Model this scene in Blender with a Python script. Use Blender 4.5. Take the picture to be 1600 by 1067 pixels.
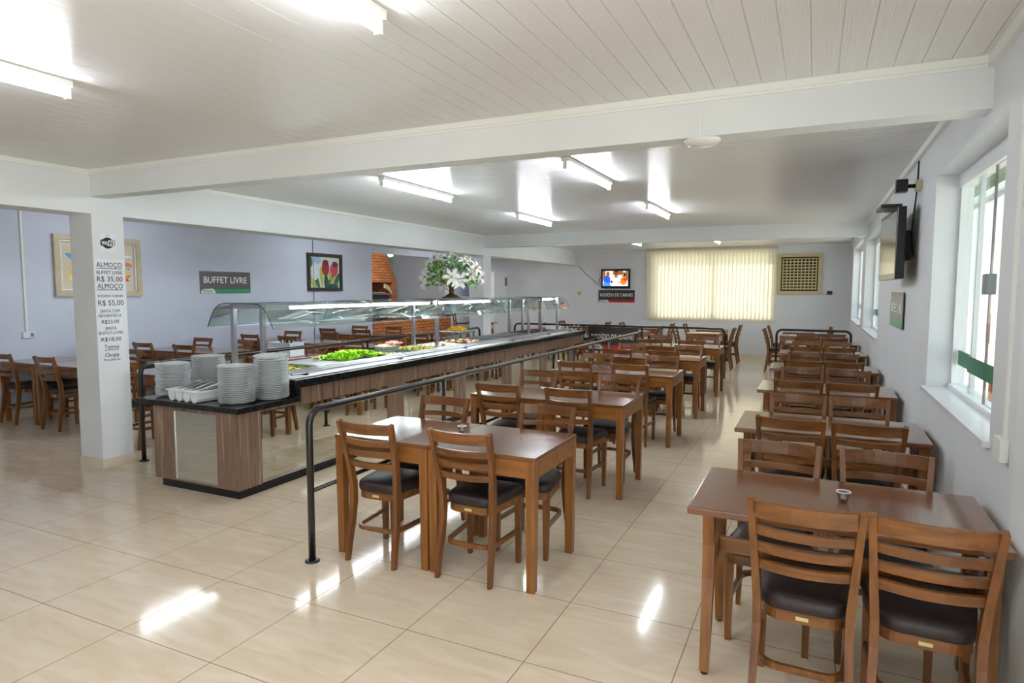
import bpy, bmesh, math, random
from mathutils import Matrix, Vector
for o in list(bpy.data.objects): bpy.data.objects.remove(o)
S = bpy.context.scene
C = S.collection
PI = math.pi
rnd = random.Random(7)
# ------------------------------------------------------------------ camera
cam_d = bpy.data.cameras.new('camera'); cam = bpy.data.objects.new('camera', cam_d); C.objects.link(cam)
YAW, PITCH, ROLL, F, H = math.radians(25.308), math.radians(-4.582), math.radians(0.086), 1001.0, 1.63
cam_d.sensor_width = 36.0; cam_d.lens = F*36.0/1600.0; cam_d.clip_start = 0.05; cam_d.clip_end = 300
fw = Vector((-math.sin(YAW)*math.cos(PITCH), math.cos(YAW)*math.cos(PITCH), math.sin(PITCH)))
rt = Vector((math.cos(YAW), math.sin(YAW), 0)); up = rt.cross(fw)
r2 = rt*math.cos(ROLL)+up*math.sin(ROLL); u2 = -rt*math.sin(ROLL)+up*math.cos(ROLL)
cam.matrix_world = Matrix(((r2.x,u2.x,-fw.x,0),(r2.y,u2.y,-fw.y,0),(r2.z,u2.z,-fw.z,H),(0,0,0,1)))
S.camera = cam
# ------------------------------------------------------------------ world, sun, exposure
W = bpy.data.worlds.new('sky'); S.world = W; W.use_nodes = True
bg = W.node_tree.nodes['Background']; bg.inputs[0].default_value = (0.90, 0.95, 1.0, 1); bg.inputs[1].default_value = 1.9
sd = bpy.data.lights.new('sun', 'SUN'); sd.energy = 6.0; sd.angle = math.radians(1.5); sd.color = (1, .95, .86)
sun = bpy.data.objects.new('sun', sd); C.objects.link(sun)
sun.rotation_euler = Vector((0.45, -0.62, -0.75)).to_track_quat('-Z', 'Y').to_euler()
S.view_settings.view_transform = 'Standard'; S.view_settings.look = 'None'
S.view_settings.gamma = 1.0; S.view_settings.use_curve_mapping = False
S.view_settings.exposure = 0.46
TUBE = 50.0
# ------------------------------------------------------------------ materials
def lin(r, g, b):
    f = lambda c: (c/255/12.92) if c/255 <= .04045 else ((c/255+.055)/1.055)**2.4
    return (f(r), f(g), f(b), 1)
MATS = {}
def mat(name, rgb=(200,200,200), rough=.5, metal=0, spec=.5, coat=0, trans=0, emit=None, es=0, ior=1.45, alpha=1):
    if name in MATS: return MATS[name]
    m = bpy.data.materials.new(name); m.use_nodes = True; b = m.node_tree.nodes['Principled BSDF']
    b.inputs['Base Color'].default_value = lin(*rgb); b.inputs['Roughness'].default_value = rough
    b.inputs['Metallic'].default_value = metal; b.inputs['Specular IOR Level'].default_value = spec
    b.inputs['Coat Weight'].default_value = coat; b.inputs['Transmission Weight'].default_value = trans
    b.inputs['IOR'].default_value = ior; b.inputs['Coat Roughness'].default_value = .12
    if emit: b.inputs['Emission Color'].default_value = lin(*emit); b.inputs['Emission Strength'].default_value = es
    MATS[name] = m; return m
def nt(m): return m.node_tree.nodes, m.node_tree.links, m.node_tree.nodes['Principled BSDF']
def noisy(m, c1, c2, scale=(1,1,1), noise=4, detail=4, lo=.35, hi=.65, bump=0, rand=0, coord='Object'):
    """base colour from stretched noise between two own colours of the thing"""
    N, L, b = nt(m)
    tc = N.new('ShaderNodeTexCoord'); mp = N.new('ShaderNodeMapping'); mp.inputs['Scale'].default_value = scale
    no = N.new('ShaderNodeTexNoise'); no.inputs['Scale'].default_value = noise; no.inputs['Detail'].default_value = detail
    cr = N.new('ShaderNodeValToRGB'); cr.color_ramp.elements[0].position = lo; cr.color_ramp.elements[1].position = hi
    cr.color_ramp.elements[0].color = lin(*c1); cr.color_ramp.elements[1].color = lin(*c2)
    L.new(tc.outputs[coord], mp.inputs[0]); L.new(mp.outputs[0], no.inputs['Vector']); L.new(no.outputs[0], cr.inputs[0])
    out = cr.outputs[0]
    if rand:
        oi = N.new('ShaderNodeObjectInfo'); ad = N.new('ShaderNodeVectorMath'); ad.operation = 'ADD'
        sc = N.new('ShaderNodeVectorMath'); sc.operation = 'SCALE'; sc.inputs[0].default_value = (7, 3, 5)
        L.new(oi.outputs['Random'], sc.inputs['Scale']); L.new(tc.outputs[coord], ad.inputs[0]); L.new(sc.outputs[0], ad.inputs[1]); L.new(ad.outputs[0], mp.inputs[0])
        hs = N.new('ShaderNodeHueSaturation'); mr = N.new('ShaderNodeMapRange'); mr.inputs[3].default_value = 1-rand; mr.inputs[4].default_value = 1+rand
        L.new(oi.outputs['Random'], mr.inputs[0]); L.new(mr.outputs[0], hs.inputs['Value']); L.new(out, hs.inputs['Color']); out = hs.outputs[0]
    L.new(out, b.inputs['Base Color'])
    if bump:
        bm = N.new('ShaderNodeBump'); bm.inputs['Strength'].default_value = bump; bm.inputs['Distance'].default_value = .01
        L.new(no.outputs[0], bm.inputs['Height']); L.new(bm.outputs[0], b.inputs['Normal'])
    return m
WD, WL = (88, 52, 24), (142, 90, 42)
WOOD = {}
for ax, sc in (('x', (1.2, 14, 14)), ('y', (14, 1.2, 14)), ('z', (14, 14, 1.2))):
    WOOD[ax] = noisy(mat('chair_wood_'+ax, rough=.34, coat=.25), WD, WL, sc, 2.2, 5, .25, .75, rand=.12)
TOPX = noisy(mat('table_top_wood', rough=.22, coat=.7), (98, 54, 24), (132, 80, 40), (1.5, 22, 22), 2.0, 6, .25, .75, rand=.08)
GOLDW = {}
for ax, sc in (('x', (1.2, 14, 14)), ('y', (14, 1.2, 14)), ('z', (14, 14, 1.2))):
    GOLDW[ax] = noisy(mat('table_wood_'+ax, rough=.32, coat=.3), (112, 68, 28), (158, 102, 44), sc, 2.2, 5, .25, .75, rand=.08)
LEATHER = noisy(mat('brown_leatherette', rough=.42), (40, 32, 31), (52, 42, 41), (1,1,1), 60, 3, .3, .7, bump=.05)
WALLW = noisy(mat('wall_paint', rough=.55), (222, 225, 231), (227, 230, 235), (1,1,1), 1.5, 2)
WALLL = noisy(mat('left_room_wall_paint', rough=.6), (206, 214, 231), (212, 220, 236), (1,1,1), 1.5, 2)
BEAMW = noisy(mat('beam_paint', rough=.5), (228, 232, 234), (233, 237, 239), (1,1,1), 1.5, 2)
TRIMW = mat('white_trim', (238, 240, 236), .4)
PVC = mat('white_pvc_panel', (230, 229, 230), .3, spec=.5)
PVCG = mat('white_pvc_gloss', (228, 228, 230), .26, spec=.5)
SKIRT = noisy(mat('skirting_tile', rough=.2), (226, 212, 188), (232, 220, 198), (1,1,1), 5)
BLACKP = mat('black_paint_tube', (22, 23, 26), .28, coat=.3)
STEEL = mat('stainless_steel', (196, 198, 202), .22, metal=1)
STEELB = noisy(mat('brushed_steel', rough=.48, metal=1), (208, 210, 214), (228, 230, 234), (1, 30, 30), 4)
MIRROR = mat('mirror_glass', (214, 216, 208), .02, metal=1)
GRANITE = noisy(mat('black_granite', rough=.14), (18, 20, 20), (70, 76, 74), (1,1,1), 110, 3, .56, .68)
PLATE = mat('white_porcelain', (236, 240, 240), .16, coat=.3)
WHITEPL = mat('white_plastic', (234, 238, 244), .35)
PAPER = mat('white_paper', (238, 240, 248), .6)
INK = mat('black_ink', (24, 24, 32), .6)
GOLD = noisy(mat('champagne_frame', rough=.4), (190, 180, 150), (204, 194, 164), (1,1,1), 8)
DARKFR = mat('dark_brown_frame', (48, 38, 38), .4)
BLACKPL = mat('black_plastic', (16, 17, 20), .3)
GREYPL = mat('grey_plastic', (120, 124, 130), .4)
SIGNBR = mat('sign_brown', (62, 52, 48), .3, coat=.3)
SIGNGREY = mat('sign_grey', (84, 80, 82), .25, coat=.4)
SIGNGR = mat('sign_green', (22, 150, 96), .3, coat=.3)
SIGNRED = mat('sign_red', (196, 48, 40), .35)
LETTER = mat('sign_letter_white', (238, 240, 244), .45)
GREEN = mat('green_film', (14, 112, 72), .35)
CREAM = mat('cream_metal', (206, 190, 142), .45)
DARKHOLE = mat('dark_interior', (28, 24, 20), .7)
# glass: thin pane, mostly clear with a mirror part that grows at grazing angles
def thin_glass(name, tint):
    if name in MATS: return MATS[name]
    m = bpy.data.materials.new(name); m.use_nodes = True; N, L = m.node_tree.nodes, m.node_tree.links
    N.remove(N['Principled BSDF']); out = N['Material Output']
    tr = N.new('ShaderNodeBsdfTransparent'); tr.inputs[0].default_value = lin(*tint)
    gl = N.new('ShaderNodeBsdfGlossy'); gl.inputs['Roughness'].default_value = .01
    lw = N.new('ShaderNodeLayerWeight'); pw = N.new('ShaderNodeMath'); pw.operation = 'POWER'; pw.inputs[1].default_value = 5
    fr = N.new('ShaderNodeMapRange'); fr.inputs[3].default_value = .035; fr.inputs[4].default_value = .9; mx = N.new('ShaderNodeMixShader')
    L.new(lw.outputs['Facing'], pw.inputs[0]); L.new(pw.outputs[0], fr.inputs[0]); L.new(fr.outputs[0], mx.inputs[0]); L.new(tr.outputs[0], mx.inputs[1]); L.new(gl.outputs[0], mx.inputs[2]); L.new(mx.outputs[0], out.inputs[0])
    MATS[name] = m; return m
GLASS = thin_glass('window_glass', (246, 250, 249)); GUARD = thin_glass('guard_glass', (243, 249, 247))
def blind_mat():
    m = bpy.data.materials.new('blind_fabric'); m.use_nodes = True; N, L = m.node_tree.nodes, m.node_tree.links
    N.remove(N['Principled BSDF']); out = N['Material Output']
    d = N.new('ShaderNodeBsdfDiffuse'); d.inputs[0].default_value = lin(240, 233, 216)
    t = N.new('ShaderNodeBsdfTranslucent'); t.inputs[0].default_value = lin(246, 236, 212)
    mx = N.new('ShaderNodeMixShader'); mx.inputs[0].default_value = .3
    L.new(d.outputs[0], mx.inputs[1]); L.new(t.outputs[0], mx.inputs[2]); L.new(mx.outputs[0], out.inputs[0]); return m
BLIND = blind_mat()
def floor_mat():
    m = mat('porcelain_floor_tile', (228, 214, 192), .09, spec=.5); N, L, b = nt(m)
    tc = N.new('ShaderNodeTexCoord'); mp = N.new('ShaderNodeMapping'); mp.inputs['Location'].default_value = (1.105, -2.462, 0)
    br = N.new('ShaderNodeTexBrick'); br.offset = 0; br.squash = 1
    br.inputs['Scale'].default_value = 1; br.inputs['Brick Width'].default_value = .619; br.inputs['Row Height'].default_value = .597
    br.inputs['Mortar Size'].default_value = .0026; br.inputs['Mortar Smooth'].default_value = .1
    no = N.new('ShaderNodeTexNoise'); no.inputs['Scale'].default_value = 2.2; no.inputs['Detail'].default_value = 6; no.inputs['Distortion'].default_value = 1.5
    m2 = N.new('ShaderNodeMapping'); m2.inputs['Scale'].default_value = (1, 4, 1); m2.inputs['Rotation'].default_value = (0, 0, .5)
    cr = N.new('ShaderNodeValToRGB'); cr.color_ramp.elements[0].position = .3; cr.color_ramp.elements[1].position = .7
    cr.color_ramp.elements[0].color = lin(224, 205, 178); cr.color_ramp.elements[1].color = lin(236, 221, 198)
    L.new(tc.outputs['Object'], mp.inputs[0]); L.new(mp.outputs[0], br.inputs['Vector'])
    L.new(tc.outputs['Object'], m2.inputs[0]); L.new(m2.outputs[0], no.inputs['Vector']); L.new(no.outputs[0], cr.inputs[0])
    L.new(cr.outputs[0], br.inputs['Color1']); L.new(cr.outputs[0], br.inputs['Color2']); br.inputs['Mortar'].default_value = lin(150, 122, 92)
    L.new(br.outputs['Color'], b.inputs['Base Color'])
    mr = N.new('ShaderNodeMapRange'); mr.inputs[3].default_value = .1; mr.inputs[4].default_value = .6
    L.new(br.outputs['Fac'], mr.inputs[0]); L.new(mr.outputs[0], b.inputs['Roughness'])
    n2 = N.new('ShaderNodeTexNoise'); n2.inputs['Scale'].default_value = 9; bp = N.new('ShaderNodeBump'); bp.inputs['Strength'].default_value = .07; bp.inputs['Distance'].default_value = .02
    L.new(n2.outputs[0], bp.inputs['Height']); L.new(bp.outputs[0], b.inputs['Normal'])
    return m
FLOOR = floor_mat()
def laminate_mat(name, axis):
    m = mat(name, (150, 120, 100), .3, coat=.2); N, L, b = nt(m)
    tc = N.new('ShaderNodeTexCoord'); mp = N.new('ShaderNodeMapping'); mp.inputs['Scale'].default_value = (9, 9, .5)
    no = N.new('ShaderNodeTexNoise'); no.inputs['Scale'].default_value = 2.4; no.inputs['Detail'].default_value = 5; no.inputs['Distortion'].default_value = .4
    cr = N.new('ShaderNodeValToRGB'); e = cr.color_ramp.elements; e[0].position = .3; e[0].color = lin(80, 60, 48); e[1].position = .7; e[1].color = lin(172, 148, 128)
    x = cr.color_ramp.elements.new(.47); x.color = lin(136, 110, 92); x = cr.color_ramp.elements.new(.56); x.color = lin(116, 92, 76)
    L.new(tc.outputs['Object'], mp.inputs[0]); L.new(mp.outputs[0], no.inputs['Vector']); L.new(no.outputs[0], cr.inputs[0]); L.new(cr.outputs[0], b.inputs['Base Color'])
    return m
LAM = laminate_mat('walnut_laminate', 'z')
def brick_mat():
    m = mat('orange_brick', (190, 110, 60), .8); N, L, b = nt(m)
    tc = N.new('ShaderNodeTexCoord'); sp = N.new('ShaderNodeSeparateXYZ'); ad = N.new('ShaderNodeMath'); cb = N.new('ShaderNodeCombineXYZ')
    L.new(tc.outputs['Object'], sp.inputs[0]); L.new(sp.outputs[0], ad.inputs[0]); L.new(sp.outputs[1], ad.inputs[1]); L.new(ad.outputs[0], cb.inputs[0]); L.new(sp.outputs[2], cb.inputs[1])
    br = N.new('ShaderNodeTexBrick'); br.inputs['Scale'].default_value = 1; br.inputs['Brick Width'].default_value = .24; br.inputs['Row Height'].default_value = .075
    br.inputs['Mortar Size'].default_value = .007; br.inputs['Color1'].default_value = lin(214, 138, 78); br.inputs['Color2'].default_value = lin(192, 116, 62); br.inputs['Mortar'].default_value = lin(78, 52, 38)
    L.new(cb.outputs[0], br.inputs['Vector']); L.new(br.outputs['Color'], b.inputs['Base Color'])
    bp = N.new('ShaderNodeBump'); bp.invert = True; bp.inputs['Strength'].default_value = .6; bp.inputs['Distance'].default_value = .01; L.new(br.outputs['Fac'], bp.inputs['Height']); L.new(bp.outputs[0], b.inputs['Normal'])
    return m
BRICK = brick_mat()
# ------------------------------------------------------------------ mesh helpers
class MB:
    def __init__(s): s.b = bmesh.new(); s.mi = 0
    def face(s, pts):
        f = s.b.faces.new([s.b.verts.new(p) for p in pts]); f.material_index = s.mi; return f
    def box(s, x0, x1, y0, y1, z0, z1, bev=0):
        r = bmesh.ops.create_cube(s.b, size=1, matrix=Matrix.Translation(((x0+x1)/2, (y0+y1)/2, (z0+z1)/2)) @ Matrix.Diagonal((abs(x1-x0), abs(y1-y0), abs(z1-z0), 1)))
        vs = r['verts']
        for f in {f for v in vs for f in v.link_faces}: f.material_index = s.mi
        if bev:
            es = list({e for v in vs for e in v.link_edges}); bmesh.ops.bevel(s.b, geom=es, offset=bev, segments=2, affect='EDGES', profile=.6)
        return s
    def sweep(s, path, w, d, wa=None, cap=True, taper=None):
        """rectangular bar along a path; wa: direction of the width (w); d is the other thickness"""
        path = [Vector(p) for p in path]; n = len(path); rings = []
        for i, p in enumerate(path):
            t = (path[min(i+1, n-1)] - path[max(i-1, 0)]).normalized()
            a = Vector(wa) if wa else Vector((0, 0, 1)); a = (a - t*a.dot(t)).normalized(); c = t.cross(a)
            k = taper[i] if taper else 1
            rings.append([s.b.verts.new(p+a*w/2*k*i1+c*d/2*k*j1) for i1, j1 in ((-1, -1), (1, -1), (1, 1), (-1, 1))])
        for r0, r1 in zip(rings, rings[1:]):
            for k in range(4): s.b.faces.new((r0[k], r0[(k+1) % 4], r1[(k+1) % 4], r1[k])).material_index = s.mi
        if cap:
            s.b.faces.new(rings[0][::-1]).material_index = s.mi; s.b.faces.new(rings[-1]).material_index = s.mi
        return s
    def tube(s, path, r, seg=10, cap=True, rads=None):
        path = [Vector(p) for p in path]; n = len(path); rings = []; a = None
        for i, p in enumerate(path):
            t = (path[min(i+1, n-1)] - path[max(i-1, 0)]).normalized()
            if a is None: a = t.orthogonal().normalized()
            a = (a - t*a.dot(t)).normalized(); c = t.cross(a); rr = rads[i] if rads else r
            rings.append([s.b.verts.new(p+(a*math.cos(2*PI*k/seg)+c*math.sin(2*PI*k/seg))*rr) for k in range(seg)])
        for r0, r1 in zip(rings, rings[1:]):
            for k in range(seg):
                f = s.b.faces.new((r0[k], r0[(k+1) % seg], r1[(k+1) % seg], r1[k])); f.smooth = True; f.material_index = s.mi
        if cap:
            s.b.faces.new(rings[0][::-1]).material_index = s.mi; s.b.faces.new(rings[-1]).material_index = s.mi
        return s
    def lathe(s, prof, c=(0, 0, 0), seg=20, smooth=True, ring=False):
        rings = []
        for r, z in prof:
            rings.append([s.b.verts.new((c[0]+max(r, 1e-4)*math.cos(2*PI*k/seg), c[1]+max(r, 1e-4)*math.sin(2*PI*k/seg), c[2]+z)) for k in range(seg)])
        for r0, r1 in zip(rings, rings[1:]):
            for k in range(seg):
                f = s.b.faces.new((r0[k], r0[(k+1) % seg], r1[(k+1) % seg], r1[k])); f.smooth = smooth; f.material_index = s.mi
        if ring: return s
        s.b.faces.new(rings[0][::-1]).material_index = s.mi; s.b.faces.new(rings[-1]).material_index = s.mi
        return s
    def prism(s, pts, z0, z1, ax='z'):
        f = {'z': lambda p, h: (p[0], p[1], h), 'y': lambda p, h: (p[0], h, p[1]), 'x': lambda p, h: (h, p[0], p[1])}[ax]
        a = [s.b.verts.new(f(p, z0)) for p in pts]; c = [s.b.verts.new(f(p, z1)) for p in pts]; n = len(pts)
        s.b.faces.new(a[::-1]).material_index = s.mi; s.b.faces.new(c).material_index = s.mi
        for k in range(n): s.b.faces.new((a[k], a[(k+1) % n], c[(k+1) % n], c[k])).material_index = s.mi
        return s
    def blob(s, c, r, sub=2, jit=0, rr=None):
        m = Matrix.Translation(c) @ Matrix.Diagonal((*((r, r, r) if not hasattr(r, '__len__') else r), 1))
        q = bmesh.ops.create_icosphere(s.b, subdivisions=sub, radius=1, matrix=m)
        for v in q['verts']:
            if jit: v.co += Vector((rnd.uniform(-1, 1), rnd.uniform(-1, 1), rnd.uniform(-1, 1)))*jit
        for f in {f for v in q['verts'] for f in v.link_faces}: f.smooth = True; f.material_index = s.mi
        return s
    def mesh(s, name):
        bmesh.ops.recalc_face_normals(s.b, faces=s.b.faces); me = bpy.data.meshes.new(name); s.b.to_mesh(me); s.b.free(); return me
def obj(name, mb, m, parent=None):
    me = mb.mesh(name) if isinstance(mb, MB) else mb
    if m is not None:
        for x in (m if isinstance(m, (list, tuple)) else [m]): me.materials.append(x)
    o = bpy.data.objects.new(name, me); C.objects.link(o)
    if parent: o.parent = parent
    return o
def tag(o, label, cat, group=None):
    o['label'] = label; o['category'] = cat
    if group: o['group'] = group
    return o
def thing(name, label, cat, loc=(0, 0, 0), rz=0, group=None):
    o = bpy.data.objects.new(name, None); C.objects.link(o); o.location = loc; o.rotation_euler = (0, 0, rz); o.empty_display_size = .1
    return tag(o, label, cat, group)
def struct(name, mb, m, parent=None):
    o = obj(name, mb, m, parent)
    if not parent: o['kind'] = 'structure'
    return o
def dup(root, loc=None, rz=None, label=None, group=None):
    def cp(o, par):
        c = o.copy(); C.objects.link(c); c.parent = par
        for ch in KIDS.get(o.name, ()): cp(ch, c)
        return c
    r = cp(root, None)
    if loc is not None: r.location = loc
    if rz is not None: r.rotation_euler = (0, 0, rz)
    if label: r['label'] = label
    if group: r['group'] = group
    return r
KIDS = {}
def index_kids(root):
    for ch in root.children: KIDS.setdefault(root.name, []).append(ch); index_kids(ch)
def box(name, x0, x1, y0, y1, z0, z1, m, parent=None, bev=0): return obj(name, MB().box(x0, x1, y0, y1, z0, z1, bev), m, parent)
def basis(o, n, origin):
    """local x = right as seen from in front, y = up, z = out of the wall"""
    u = {'+x': (0, 1, 0), '-y': (1, 0, 0), '-x': (0, -1, 0), '+y': (-1, 0, 0)}[n]; nn = {'+x': (1, 0, 0), '-y': (0, -1, 0), '-x': (-1, 0, 0), '+y': (0, 1, 0)}[n]
    o.matrix_world = Matrix(((u[0], 0, nn[0], origin[0]), (u[1], 0, nn[1], origin[1]), (0, 1, 0, origin[2]), (0, 0, 0, 1))); return o
def text(name, s, h, m, parent, x, y, z=.003, width=None, bold=0, align='CENTER'):
    cu = bpy.data.curves.new(name, 'FONT'); cu.body = s; cu.size = 1; cu.align_x = 'LEFT'; cu.extrude = .0008/h; cu.offset = bold; cu.resolution_u = 2
    t = bpy.data.objects.new('tmp', cu); C.objects.link(t); bpy.context.view_layer.update()
    me = bpy.data.meshes.new_from_object(t.evaluated_get(bpy.context.evaluated_depsgraph_get())); bpy.data.objects.remove(t)
    xs = [v.co.x for v in me.vertices]; ys = [v.co.y for v in me.vertices if True]
    w = max(xs)-min(xs); k = h/.73; kx = (width/w) if width else k
    x0 = min(xs)
    for v in me.vertices:
        vx = (v.co.x-x0)*kx
        v.co = (x + vx - (w*kx/2 if align == 'CENTER' else 0), y+v.co.y*k, z+v.co.z*h)
    me.name = name
    return obj(name, me, m, parent)
def shapes(mb, lst, z0=.0):
    """flat printed shapes stacked on a picture: (material index, [points])"""
    for k, (mi, pts) in enumerate(lst):
        mb.mi = mi; mb.face([(x, y, z0+.0003*(k+1)) for x, y in pts])
    return mb
def ell(cx, cy, rx, ry, n=18, a=0):
    return [(cx+rx*math.cos(2*PI*k/n)*math.cos(a)-ry*math.sin(2*PI*k/n)*math.sin(a), cy+rx*math.cos(2*PI*k/n)*math.sin(a)+ry*math.sin(2*PI*k/n)*math.cos(a)) for k in range(n)]
ORD = ['first', 'second', 'third', 'fourth', 'fifth', 'sixth', 'seventh']
# ================================================================== SETTING
XR, XP, XL, YF, ZC = .69, -5.83, -9.1, 16.3, 2.68      # right wall, pillar face, left wall, far wall, ceiling
YB1, YB2 = 3.60, 11.05
Y0 = -2.6                                               # rear end of the hall, partly closed by an added wall
struct('floor', MB().box(XL-3.2, 1.0, Y0, YF+.3, -.08, 0), FLOOR)
# ceiling boards: along the hall in front of the first beam, across it behind
def boards(name, x0, x1, y0, y1, along, w, m, z=ZC):
    b = MB(); b.box(x0, x1, y0, y1, z+.004, z+.06)
    if along == 'y':
        n = int(round((x1-x0)/w))
        for i in range(n): b.box(x0+i*w+.0015, x0+(i+1)*w-.0015, y0, y1, z, z+.005)
    else:
        n = int(round((y1-y0)/w))
        for i in range(n): b.box(x0, x1, y0+i*w+.0015, y0+(i+1)*w-.0015, z, z+.005)
    return b
def ribbed(m, axis):
    N, L, b = nt(m); tc = N.new('ShaderNodeTexCoord'); wv = N.new('ShaderNodeTexWave'); wv.wave_type = 'BANDS'; wv.bands_direction = axis; wv.inputs['Scale'].default_value = 26
    bp = N.new('ShaderNodeBump'); bp.inputs['Strength'].default_value = .22; bp.inputs['Distance'].default_value = .003
    L.new(tc.outputs['Object'], wv.inputs['Vector']); L.new(wv.outputs[0], bp.inputs['Height']); L.new(bp.outputs[0], b.inputs['Normal'])
ribbed(PVC, 'X'); ribbed(PVCG, 'Y')
struct('ceiling', boards('c', XP-.32, .9, Y0, YB1, 'y', .115, PVC), PVC)
struct('ceiling', boards('c', XP-.32, .9, YB1+.16, YF, 'x', .115, PVCG), PVCG)
struct('ceiling', boards('c', XL-.2, XP-.32, Y0, YF, 'x', .2, PVC, 2.68), PVC)
struct('ceiling', MB().box(XL-3.2, XL-.2, 11.0, YF, 2.75, 2.82), PVC)
# beams
struct('trim_1', MB().box(XP-.02, XR+.0, YB1, YB1+.16, 2.45, ZC), BEAMW)
struct('trim_2', MB().box(XP-.02, XR+.0, YB2, YB2+.2, 2.45, ZC), BEAMW)
struct('trim_3', MB().box(XP-.32, XP, Y0, YF, 2.30, ZC), BEAMW)
# crown mouldings
mo = MB(); mo.box(XP, XR, YB1-.022, YB1, ZC-.035, ZC); mo.box(XP, XR, YB1-.012, YB1, ZC-.05, ZC-.035); struct('trim_4', mo, TRIMW)
mo = MB(); mo.box(XP, XP+.02, Y0, YB1-.02, ZC-.04, ZC); mo.box(XP, XP+.02, YB1+.16, YB2, ZC-.04, ZC); struct('trim_5', mo, TRIMW)
mo = MB(); mo.box(XR-.03, XR, 2.85, YB1-.022, ZC-.05, ZC); mo.box(XR-.03, XR, YB1+.16, YB2, ZC-.05, ZC); mo.box(XR-.02, XR, YB2+.2, YF, ZC-.03, ZC); struct('trim_6', mo, TRIMW)
struct('trim_7', MB().box(XP, XR, YF-.02, YF, ZC-.03, ZC), TRIMW)
# pillars with tiled foot
def pillar(name, x0, x1, y0, y1):
    p = struct(name, MB().box(x0, x1, y0, y1, 0, 2.30), BEAMW)
    b = MB(); b.box(x0-.008, x1+.008, y0-.008, y1+.008, 0, .085); struct('baseboard', b, SKIRT, p); return p
pillar('wall_pillar_front', XP-.32, XP, YB1, YB1+.29)
pillar('wall_pillar_back', XP-.3, XP, YB2-.02, YB2+.30)
# right wall with three window openings
WIN = [(3.3, 5.05, .99, 2.38), (8.9, 11.55, 1.05, 2.42), (12.25, 15.3, 1.05, 2.5)]
T = .21
rw = MB(); ys = 2.85
for y0, y1, z0, z1 in WIN:
    rw.box(XR, XR+T, ys, y0, 0, 2.75); rw.box(XR, XR+T, y0, y1, 0, z0); rw.box(XR, XR+T, y0, y1, z1, 2.75); ys = y1
rw.box(XR, XR+T, ys, YF, 0, 2.75); struct('wall_right', rw, WALLW)
struct('wall_right_near', MB().box(.672, XR+T, 1.9, 2.85, 0, 2.75), BEAMW)
b = MB(); b.box(XR-.01, XR, 2.85, YF-.01, 0, .085); struct('baseboard_right', b, SKIRT)
# far wall with the big window
FW = (-3.9, -.85, .92, 2.62)
fwb = MB(); fwb.box(XL-3.2, FW[0]+.1, YF, YF+.2, 0, 2.82); fwb.box(FW[1]-.1, 1.0, YF, YF+.2, 0, 2.82); fwb.box(FW[0]+.1, FW[1]-.1, YF, YF+.2, 0, FW[2]+.08); fwb.box(FW[0]+.1, FW[1]-.1, YF, YF+.2, FW[3]-.08, 2.82)
struct('wall_far', fwb, WALLW)
struct('baseboard_far', MB().box(XL, XR-.01, YF-.01, YF, 0, .1), SKIRT)
# left wall with the serving opening
OY0, OY1, OZ = 11.82, 15.25, 2.47
lw = MB(); lw.box(XL-.15, XL, Y0, OY0, 0, 2.75); lw.box(XL-.15, XL, OY0, OY1, OZ, 2.75); lw.box(XL-.15, XL, OY1, YF, 0, 2.75); struct('wall_left', lw, WALLL)
struct('baseboard_left', MB().box(XL, XL+.01, Y0, OY0, 0, .1), SKIRT)
struct('wall_light_block', MB().box(XL-.15, -1.4, Y0-.15, Y0, 0, 2.75), WALLW)  # unseen wall added to cut the sky light coming from behind the camera
# kitchen walls
KW = mat('kitchen_wall', (186, 200, 194), .5)
struct('wall_kitchen_back', MB().box(-11.9, -11.75, 11.0, YF, 0, 2.75), KW)
struct('wall_kitchen_side', MB().box(-11.9, XL-.15, 11.0, 11.15, 0, 2.75), KW)
# windows in the right wall
FRM = mat('white_aluminium', (232, 236, 240), .35)
def window(i, y0, y1, z0, z1, panes, band):
    w = bpy.data.objects.new('window_%d' % i, None); C.objects.link(w); w['kind'] = 'structure'
    xg = XR+.16
    f = MB(); f.box(xg-.035, xg+.035, y0, y1, z1-.09, z1); f.box(xg-.04, xg+.04, y0, y1, z0, z0+.03); f.box(xg-.025, xg+.025, y0, y0+.03, z0+.03, z1-.09); f.box(xg-.025, xg+.025, y1-.03, y1, z0+.03, z1-.09)
    obj('window_frame', f, FRM, w)
    st = MB().box(XR-.03, XR+.125, y0-.02, y1+.02, z0-.025, z0+.004); obj('window_sill', st, mat('white_sill', (236, 238, 242), .25), w)
    n = panes; d = (y1-y0-.06)/n
    for k in range(n):
        a = y0+.03+k*d; xo = xg + (.012 if k in (0, n-1) else -.012)
        p = obj('window_pane', MB().box(xo-.004, xo+.004, a+.004, a+d-.004, z0+.03, z1-.09), GLASS, w)
        e = MB()
        if k == n-1: e.box(xo-.012, xo+.012, a, a+.03, z0+.03, z1-.09)
        if k == n-2: e.box(xo-.006, xo+.006, a, a+.008, z0+.03, z1-.09)
        if k in (n-1, n-2): obj('pane_edge', e, FRM if k == n-1 else mat('pane_edge_grey', (120, 104, 112), .3), p)
        obj('green_band', MB().box(xo-.007, xo-.0045, a+.004, a+d-.004, z0+band, z0+band+.095), GREEN, p)
        if k == n-2: obj('lock', MB().box(xo-.03, xo+.02, a-.03, a+.05, z0+.62, z0+.73, .006), GREYPL, p)
    return w
window(1, *WIN[0], 4, .16); window(2, *WIN[1], 4, .2); window(3, *WIN[2], 4, .2)
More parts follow.
